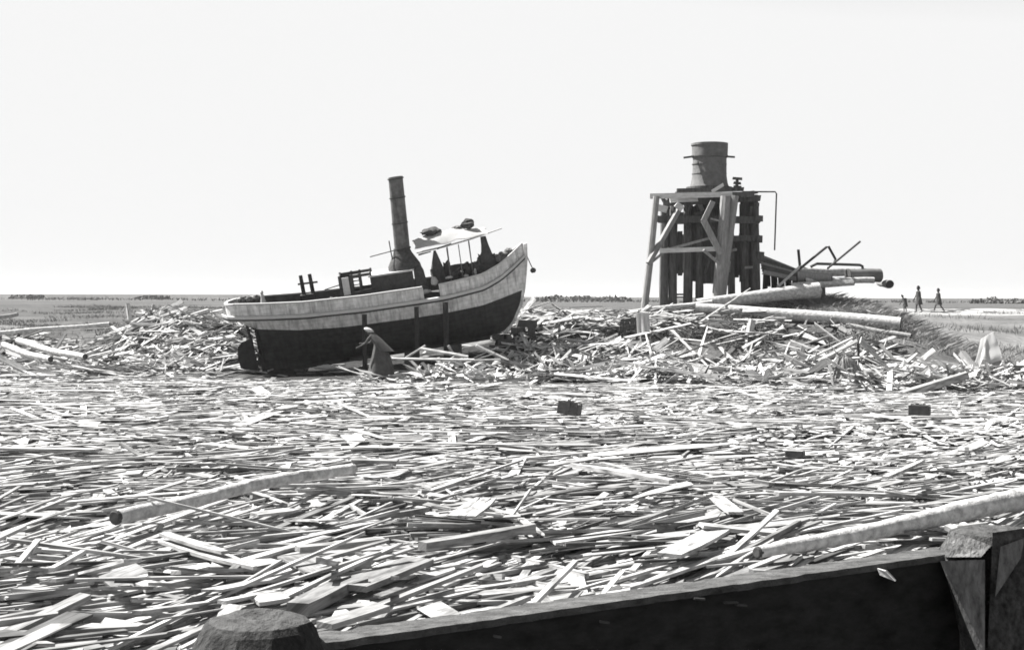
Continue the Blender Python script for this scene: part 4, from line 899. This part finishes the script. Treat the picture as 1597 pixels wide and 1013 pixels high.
parts.append(region(1500, lambda n, y: rng.uniform(10.5, 20, n), lambda n: rng.uniform(41.5, 46.5, n), 1.1, lambda x, y: 30 + 60 * vnoise(x, y, 2.2, 65), 40, lambda x, y: 0.25 + 0.3 * np.abs(vnoise(x, y, 1.5, 66)), 16, None, 0.14, 0.62, 0.2))
parts.append(region(2600, lambda n, y: rng.uniform(-25, -13, n), lambda n: rng.uniform(47, 57.5, n), 1.3, lambda x, y: 20 + 60 * vnoise(x, y, 2.2, 67), 35, lambda x, y: np.clip(0.2 + 0.5 * vnoise(x, y, 2.0, 68), 0.04, 0.8), 14, lambda x, y: (vnoise(x, y, 1.8, 69) > -0.1) | (y < 51), 0.12, 0.62, 0.15))
parts.append(region(650, lambda n, y: rng.uniform(1.0, 6.8, n), lambda n: rng.uniform(53, 57, n), 1.1, lambda x, y: 0 * x, 40, lambda x, y: 0.2 + 0 * x, 8, None, 0.12, 0.5))
# the heap left of the launch
lh = lambda x, y: 0.12 + pile_h(-13.8, 55.3, 2.6, 2.2, 1.65)(x, y) + pile_h(-11.4, 53.2, 1.8, 2.6, 1.05)(x, y) + 0.15 * np.abs(vnoise(x, y, 1.3, 71))
parts.append(region(4200, lambda n, y: rng.normal(-12.4, 1.8, n), lambda n: rng.normal(53.2, 2.4, n), 1.2, lambda x, y: 20 + 45 * vnoise(x, y, 2.0, 72), 32, lh, 17, lambda x, y: (x < -10.2) | (y > 55), 0.11, 0.64))
parts.append(region(700, lambda n, y: rng.uniform(-22, -9, n), lambda n: rng.uniform(46, 54, n), 1.3, lambda x, y: 12 + 0 * x, 25, lambda x, y: 0.12 + 0 * x, 6, lambda x, y: (x < -10.3) | (y > 56), 0.12, 0.6))
parts.append(region(60, lambda n, y: rng.uniform(-9.5, 1.0, n), lambda n: rng.uniform(48.0, 56, n), 0.9, lambda x, y: 10 + 0 * x, 40, lambda x, y: 0.08 + 0 * x, 5, None, 0.11, 0.45))
parts.append(region(420, lambda n, y: rng.uniform(-1, 45, n), lambda n: rng.uniform(62, 112, n), 1.5, lambda x, y: 0 * x, 30, lambda x, y: 0.12 + 0 * x, 4, lambda x, y: (y > 88) | (x < 8), 0.16, 0.5))
parts.append(region(110, lambda n, y: rng.uniform(-2.5, 17, n), lambda n: rng.uniform(43.8, 49.5, n), 3.0, lambda x, y: 20 + 50 * vnoise(x, y, 2.0, 75), 35, lambda x, y: bank_h(x, y) * 1.25, 9, bank_keep, 0.17, 0.66, 0.0))
parts.append(region(60, lambda n, y: rng.uniform(-24, -10.5, n), lambda n: rng.uniform(47.5, 55, n), 3.2, lambda x, y: 10 + 50 * vnoise(x, y, 2.0, 76), 30, lambda x, y: lh(x, y) + 0.15, 9, None, 0.17, 0.66, 0.0))
ALL = {k: np.concatenate([p[k] for p in parts]) for k in parts[0]}
# the ones that show largest become objects of their own
c_ = ALL['c']; dist = c_[:, 1]
px = 798.5 + c_[:, 0] / dist * F; py = 462 + (2.7 - c_[:, 2]) / dist * F
app = ALL['L'] * ALL['W'] / dist ** 2.6
app = np.where((px > 10) & (px < 1587) & (py < 1000) & (ALL['lay'] > 0.80) & (ALL['tone'] > 0.1) & (dist < 30), app, 0)
order = np.argsort(-app); own = order[:296]; rest = np.setdiff1d(np.arange(len(app)), own)
G = lambda k, i: ALL[k][i]
V, Q, U, nq = boards_geo(G('c', rest), G('ax', rest), G('wd', rest), G('nm', rest), G('L', rest), G('W', rest), G('T', rest), rng, 1, 1.5)
me = np_mesh('wood_debris', V, Q, U, np.repeat(G('tone', rest), nq))
tag(link(bpy.data.objects.new('wood_debris', me)), 'dense raft and heaps of loose bleached boards, slats and splinters', None, None, 'stuff')
for j, i in enumerate(own):
    c = Vector(G('c', i)); c.z += 0.03
    o = board_obj('loose_board', c, Vector(G('ax', i)), Vector(G('nm', i)), float(G('L', i)), float(G('W', i)), float(max(G('T', i), 0.02)), float(G('tone', i)), 4, 1.3, 0.012, 2000 + j)
    tn, ln_ = float(G('tone', i)), float(G('L', i)); X, Y_ = px[i], py[i]
    look = ('bright' if tn > 0.28 else 'grey' if tn > 0.18 else 'dark') + (' long' if ln_ > 2.6 else ' short' if ln_ < 1.2 else '') + (' broad' if G('W', i) > 0.15 else ' narrow' if G('W', i) < 0.085 else '')
    if Y_ > 830: area = 'in the left foreground beside the flat-topped pile' if X < 560 else 'in the foreground just behind the black beam' if X < 1050 else 'between the tapering log and the black beam'
    elif Y_ > 740: area = 'around the crooked log at left' if X < 560 else 'in the middle of the raft behind the small board deck' if X < 1050 else 'behind the tapering log at right'
    else: area = 'beyond the crooked log at left' if X < 560 else 'in the middle distance of the raft' if X < 1050 else 'in the right middle distance of the raft'
    tag(o, f'{look} loose board {area}', 'board', f'{look} loose boards {area}')

# ------------------------------------------------------------------ people
def skin_body(name, joints, edges, m, parent, sub=2):
    names = list(joints); me = bpy.data.meshes.new(name)
    me.from_pydata([joints[k][0] for k in names], [(names.index(a), names.index(b)) for a, b in edges], [])
    o = link(bpy.data.objects.new(name, me)); o.parent = parent
    md = o.modifiers.new('skin', 'SKIN'); md.use_smooth_shade = True
    for i, k in enumerate(names):
        r_ = joints[k][1]; sv = me.skin_vertices[0].data[i]
        sv.radius = (r_, r_) if not isinstance(r_, tuple) else r_
        sv.use_root = (k == 'pelvis')
    o.modifiers.new('sub', 'SUBSURF').levels = sub; o.modifiers['sub'].render_levels = sub
    me.materials.append(MATS[m]); INV[o.name] = INV[parent.name]; return o
def person(label, loc, face, H, lean, stride, arms, cloth, body_m='cloth_dark'):
    """figure facing +x locally; lean in degrees; arms = ((elbow, hand), (elbow, hand)) relative to the shoulders"""
    s = H / 1.7
    mw = Matrix.Translation(loc) @ Matrix.Rotation(face, 4, 'Z')
    root = thing('person', label, 'person', mw)
    ln = R(lean); tx, tz_ = math.sin(ln), math.cos(ln)
    J = {}; E = []
    hip = Vector((0, 0, 0.92))
    def up(h, y=0, f=0): return Vector((hip.x + tx * h + f * tz_, y, hip.z + tz_ * h - f * tx))
    J['pelvis'] = (hip, 0.13); J['waist'] = (up(0.16), 0.115); J['chest'] = (up(0.34), 0.135); J['neck'] = (up(0.53), 0.055)
    J['jaw'] = (up(0.62, 0, 0.03), 0.07); J['skull'] = (up(0.71, 0, 0.02), 0.095); J['crown'] = (up(0.77, 0, 0.0), 0.06); J['nose'] = (up(0.665, 0, 0.115), 0.014)
    E += [('pelvis', 'waist'), ('waist', 'chest'), ('chest', 'neck'), ('neck', 'jaw'), ('jaw', 'skull'), ('skull', 'crown'), ('jaw', 'nose')]
    for sg, tagn, st_, (el, ha) in ((-1, 'r', stride, arms[0]), (1, 'l', -stride, arms[1])):
        J['hip' + tagn] = (Vector((0.0, sg * 0.09, 0.86)), 0.095); J['knee' + tagn] = (Vector((st_ * 0.55 + 0.05, sg * 0.1, 0.48)), 0.06)
        J['ankle' + tagn] = (Vector((st_ * (1.0 if st_ > 0 else 1.25), sg * 0.1, 0.09 + (0.05 if st_ < 0 else 0))), 0.042); J['toe' + tagn] = (Vector((st_ * (1.0 if st_ > 0 else 1.25) + 0.16, sg * 0.12, 0.04)), 0.035)
        E += [('pelvis', 'hip' + tagn), ('hip' + tagn, 'knee' + tagn), ('knee' + tagn, 'ankle' + tagn), ('ankle' + tagn, 'toe' + tagn)]
        sh = up(0.46, sg * 0.17); e_ = sh + Vector(el); h_ = sh + Vector(ha); dh = (h_ - e_).normalized()
        J['sh' + tagn] = (sh, 0.062); J['el' + tagn] = (e_, 0.045); J['wr' + tagn] = (h_, 0.03); J['palm' + tagn] = (h_ + dh * 0.07, 0.034)
        E += [('chest', 'sh' + tagn), ('sh' + tagn, 'el' + tagn), ('el' + tagn, 'wr' + tagn), ('wr' + tagn, 'palm' + tagn)]
        sidev = dh.cross(Vector((0, 1, 0))).normalized()
        for k in range(4):
            b = h_ + dh * 0.085 + sidev * (k - 1.5) * 0.02; J[f'f{k}' + tagn] = (b + dh * (0.05 + 0.008 * (k in (1, 2))) , 0.009); E.append(('palm' + tagn, f'f{k}' + tagn))
        J['th' + tagn] = (h_ + dh * 0.06 + sidev * -0.06, 0.010); E.append(('wr' + tagn, 'th' + tagn))
    J = {k: (tuple(v[0] * s), v[1] * s if not isinstance(v[1], tuple) else v[1]) for k, v in J.items()}
    skin_body('body', J, E, body_m, root)
    up_ = lambda h, y=0, f=0: up(h, y, f) * s
    return root, up_, s
def hair_cap(root, up_, s, m, big=1.0):
    rings = []
    for h, r_, f in ((0.60, 0.088, -0.035), (0.68, 0.105, -0.018), (0.75, 0.10, -0.005), (0.80, 0.07, 0.0), (0.825, 0.03, 0.0)):
        c = up_(h, 0, f); rings.append([c + Vector((math.cos(t) * r_ * s * big, math.sin(t) * r_ * s * 0.92 * big, 0)) for t in np.linspace(0, 2 * math.pi, 12, endpoint=False)])
    MB().loft(rings).build('hair' if m == 'hair' else 'headscarf', m, root, True, True)
def skirt(root, s, prof, m, name='skirt', shift=0.0):
    rings = []
    for z, rx, ry, dx in prof:
        rings.append([((dx + rx * math.cos(t) * (1 + 0.11 * math.sin(7 * t + z * 5))) * s, ry * math.sin(t) * s * (1 + 0.07 * math.sin(6 * t)), z * s) for t in np.linspace(0, 2 * math.pi, 26, endpoint=False)])
    return MB().loft(rings).build(name, m, root, True, True)
# the figure with the headscarf beside the launch, facing left
wp = at(592, 589, 44.9); wp.z = 0.2
w, up_, s = person('bent person in a pale headscarf and long dark skirt working beside the launch', wp, math.pi - 0.3, 1.6, 36, 0.05,
                   (((0.16, -0.05, -0.24), (0.42, -0.02, -0.26)), ((0.16, 0.04, -0.25), (0.40, 0.02, -0.36))), None, 'cloth_mid')
skirt(w, s, ((0.0, 0.46, 0.36, -0.06), (0.3, 0.40, 0.31, -0.05), (0.62, 0.31, 0.25, -0.04), (0.88, 0.21, 0.2, -0.01), (1.02, 0.135, 0.17, 0.05)), 'cloth_dark')
# shawl over head and back
rings = []
for h, rx, ry, f in ((-0.25, 0.27, 0.25, -0.12), (0.05, 0.22, 0.23, -0.09), (0.34, 0.17, 0.22, -0.06), (0.50, 0.12, 0.15, -0.04), (0.60, 0.115, 0.115, -0.02)):
    c = up_(h, 0, f); rings.append([c + Vector((math.cos(t) * rx * s, math.sin(t) * ry * s, 0)) for t in np.linspace(0, 2 * math.pi, 18, endpoint=False)])
MB().loft(rings).build('shawl', 'cloth_mid', w, True, True)
hair_cap(w, up_, s * 1.0, 'cloth_pale', 1.35)
# the walkers on the plain
def walker(label, px, py_feet, d, H, face, stride, coat, m, lean=4):
    b = at(px, py_feet, d); b.z = tz(b.x, b.y)
    r_, up_, s = person(label, b, face, H, lean, stride, (((0.10, -0.03, -0.27), (0.22, -0.02, -0.48)), ((-0.06, 0.03, -0.28), (0.02, 0.02, -0.52))), None, m)
    if coat: skirt(r_, s, ((0.56, 0.24, 0.21, 0.0), (0.70, 0.20, 0.20, 0.0), (0.9, 0.16, 0.18, 0.0), (1.1, 0.15, 0.19, 0.03), (1.36, 0.13, 0.20, 0.05)), m, 'coat')
    hair_cap(r_, up_, s, 'hair')
walker('walking person in a long dark coat on the plain, rightmost of three', 1464, 484, 98, 1.68, math.pi, 0.30, True, 'cloth_dark')
walker('upright person in a long grey coat beyond the brush, middle of three', 1433, 486, 96, 1.86, math.pi, 0.14, True, 'cloth_mid')
walker('small bending person at the edge of the brush, leftmost of three', 1412, 480, 97, 1.30, math.pi, 0.08, True, 'cloth_mid', 25)
# dark net heap in front of the figure
n0 = at(560, 588, 45.4); n0.z = tz(n0.x, n0.y)
rings = []
for i in range(9):
    t_ = i / 8; c = at(528 + 76 * t_, 588 - 8 * t_, 45.6); c.z = tz(c.x, c.y) - 0.05
    h = 0.10 + 0.52 * t_ ** 1.3; w_ = 0.4 + 0.2 * math.sin(math.pi * t_)
    rings.append([c + Vector((0.03 * mnoise.noise(Vector((i, k, 0.5))), math.cos(k / 10 * math.pi) * w_, 0.1 * mnoise.noise(Vector((i * .9, k * .8, 4))) * h + h * math.sin(k / 10 * math.pi))) for k in range(11)])
single('net_heap', 'canvas_dark', 'low dark heap of net or cloth at the feet of the bent person', 'heap', MB().loft(rings), None, True)

# ------------------------------------------------------------------ dry brush, grass, far bushes
def blades(n, fx, h, w, lean, seed):
    rg = np.random.default_rng(seed); x, y = fx(n, rg); n = len(x); z = TZ(x, y) - 0.03
    hh = h * rg.uniform(0.4, 1.2, n); a = rg.uniform(0, 2 * np.pi, n); d = rg.normal(0, lean, (n, 2)) * hh[:, None]
    ww = w * rg.uniform(0.6, 1.3, n)
    b = np.stack([x, y, z], -1); s_ = np.stack([np.cos(a) * ww, np.sin(a) * ww, 0 * a], -1)
    t = b + np.stack([d[:, 0], d[:, 1], hh], -1); m = b + np.stack([d[:, 0] * 0.35, d[:, 1] * 0.35, hh * 0.55], -1)
    V = np.stack([b - s_, b + s_, m + s_ * 0.7, t, m - s_ * 0.7], 1).reshape(-1, 3)
    Q = np.arange(n * 5).reshape(-1, 5); return V, Q
def stuff(name, label, m, V, Q):
    tag(link(bpy.data.objects.new(name, np_mesh(name, V, Q, material=m))), label, None, None, 'stuff')
V, Q = blades(16000, lambda n, r: (r.normal(14.6, 1.4, n), r.normal(58.2, 1.6, n)), 0.30, 0.010, 1.3, 1)
V2, Q2 = blades(9000, lambda n, r: (r.normal(15.8, 1.6, n), r.normal(55.0, 2.2, n)), 0.26, 0.010, 1.2, 2)
stuff('dry_brush', 'tangle of dry grey brush covering the mound beside the logs', 'brush', np.concatenate([V, V2]), np.concatenate([Q, Q2 + len(V)]))
def bank_grass(n, r):
    x = r.uniform(-24, -9.8, n); y = r.uniform(55, 60.5, n); k = vnoise(x, y, 1.2, 83) > 0.0; return x[k], y[k]
def left_grass(n, r):
    x = r.uniform(-34, -8, n); y = r.uniform(57.5, 110, n); k = vnoise(x, y, 4, 81) > -0.1; return x[k], y[k]
def right_grass(n, r):
    x = r.uniform(15, 45, n); y = r.uniform(47, 92, n); k = vnoise(x, y, 3.5, 82) > 0.12; return x[k], y[k]
def mid_grass(n, r):
    x = r.uniform(0.5, 15, n); y = r.uniform(48.5, 57, n); k = vnoise(x, y, 1.1, 84) > -0.05; return x[k], y[k]
V, Q = blades(26000, left_grass, 0.2, 0.012, 0.6, 3); V2, Q2 = blades(14000, right_grass, 0.28, 0.012, 0.4, 4); V3, Q3 = blades(20000, mid_grass, 0.24, 0.012, 0.9, 5); V4, Q4 = blades(9000, bank_grass, 0.22, 0.011, 0.5, 6)
stuff('dry_grass', 'short dry grass on the banks and the plain', 'dry_grass', np.concatenate([V, V2, V3, V4]), np.concatenate([Q, Q2 + len(V), Q3 + len(V) + len(V2), Q4 + len(V) + len(V2) + len(V3)]))
def bush(label, px, d, w, h, seed, n=700):
    rg = np.random.default_rng(seed); b = at(px, 465, d); z0 = tz(b.x, b.y)
    q = rg.normal(0, 1, (n, 3)); q /= np.linalg.norm(q, axis=1)[:, None]; q *= rg.random(n)[:, None] ** 0.45
    lump = 1 + 0.35 * vnoise(q[:, 0] * 2, q[:, 1] * 2, 0.7, seed)
    c = np.stack([b.x + q[:, 0] * w / 2 * lump, b.y + q[:, 1] * w / 3, z0 + np.abs(q[:, 2]) * h * lump], -1)
    s_ = 0.16 * rg.uniform(0.5, 1.3, n); u = rg.normal(0, 1, (n, 3)); u /= np.linalg.norm(u, axis=1)[:, None]; v = np.cross(u, rg.normal(0, 1, (n, 3))); v /= np.linalg.norm(v, axis=1)[:, None]
    u *= s_[:, None] * (d / 120); v *= s_[:, None] * 0.6 * (d / 120)
    V = np.stack([c - u, c - v, c + u, c + v], 1).reshape(-1, 3); Q = np.arange(n * 4).reshape(-1, 4)
    root = thing('bush', label, 'bush', Vector((b.x, b.y, z0)), 'bushes on the skyline')
    o = link(bpy.data.objects.new('foliage', np_mesh('foliage', V - np.array([b.x, b.y, z0]), Q, material='bush_leaf'))); o.parent = root
    MB().tube([Vector((b.x, b.y, z0 - 0.1)), Vector((b.x + 0.1, b.y, z0 + h * 0.6))], [0.12, 0.05], 7).build('stem', 'tower_dark', root)
bush('low dark bush on the skyline at far left', 40, 330, 8.5, 0.9, 1)
bush('low dark bush on the skyline behind the debris heap left of the launch', 238, 330, 8.0, 0.85, 2)
bush('low bush on the skyline just right of the bow of the launch', 868, 300, 8.5, 1.1, 3)
bush('low bush on the skyline left of the tower legs', 955, 300, 9.0, 1.0, 4)
bush('low bush on the skyline at far right, left one', 1548, 260, 9.0, 1.0, 5)
bush('low bush on the skyline at the right edge', 1585, 270, 7.0, 0.8, 6)
bush('low bush on the skyline between bow and tower', 905, 340, 8.0, 1.0, 7)
def scrub(n, r):
    x = r.uniform(-160, 160, n); y = r.uniform(250, 330, n); k = vnoise(x, y, 14, 91) > 0.0; return x[k], y[k]
V, Q = blades(9000, scrub, 0.6, 0.12, 0.5, 9)
stuff('far_scrub', 'distant low scrub along the skyline', 'bush_leaf', V, Q)

# ------------------------------------------------------------------ the air: a little sea haze
hm = bpy.data.materials.new('sea_haze'); hm.use_nodes = True; hn = hm.node_tree; hn.nodes.clear()
ho = hn.nodes.new('ShaderNodeOutputMaterial'); hv = hn.nodes.new('ShaderNodeVolumePrincipled')
hv.inputs['Color'].default_value = (0.95, 0.95, 0.95, 1); hv.inputs['Density'].default_value = 0.00016; hv.inputs['Anisotropy'].default_value = 0.3
hn.links.new(hv.outputs[0], ho.inputs['Volume']); MATS['sea_haze'] = hm
tag(MB().box((0, 4490, 4.0), (10060, 9060, 11.0)).build('haze', 'sea_haze', None), 'thin pale haze in the air over the plain', None, None, 'stuff')
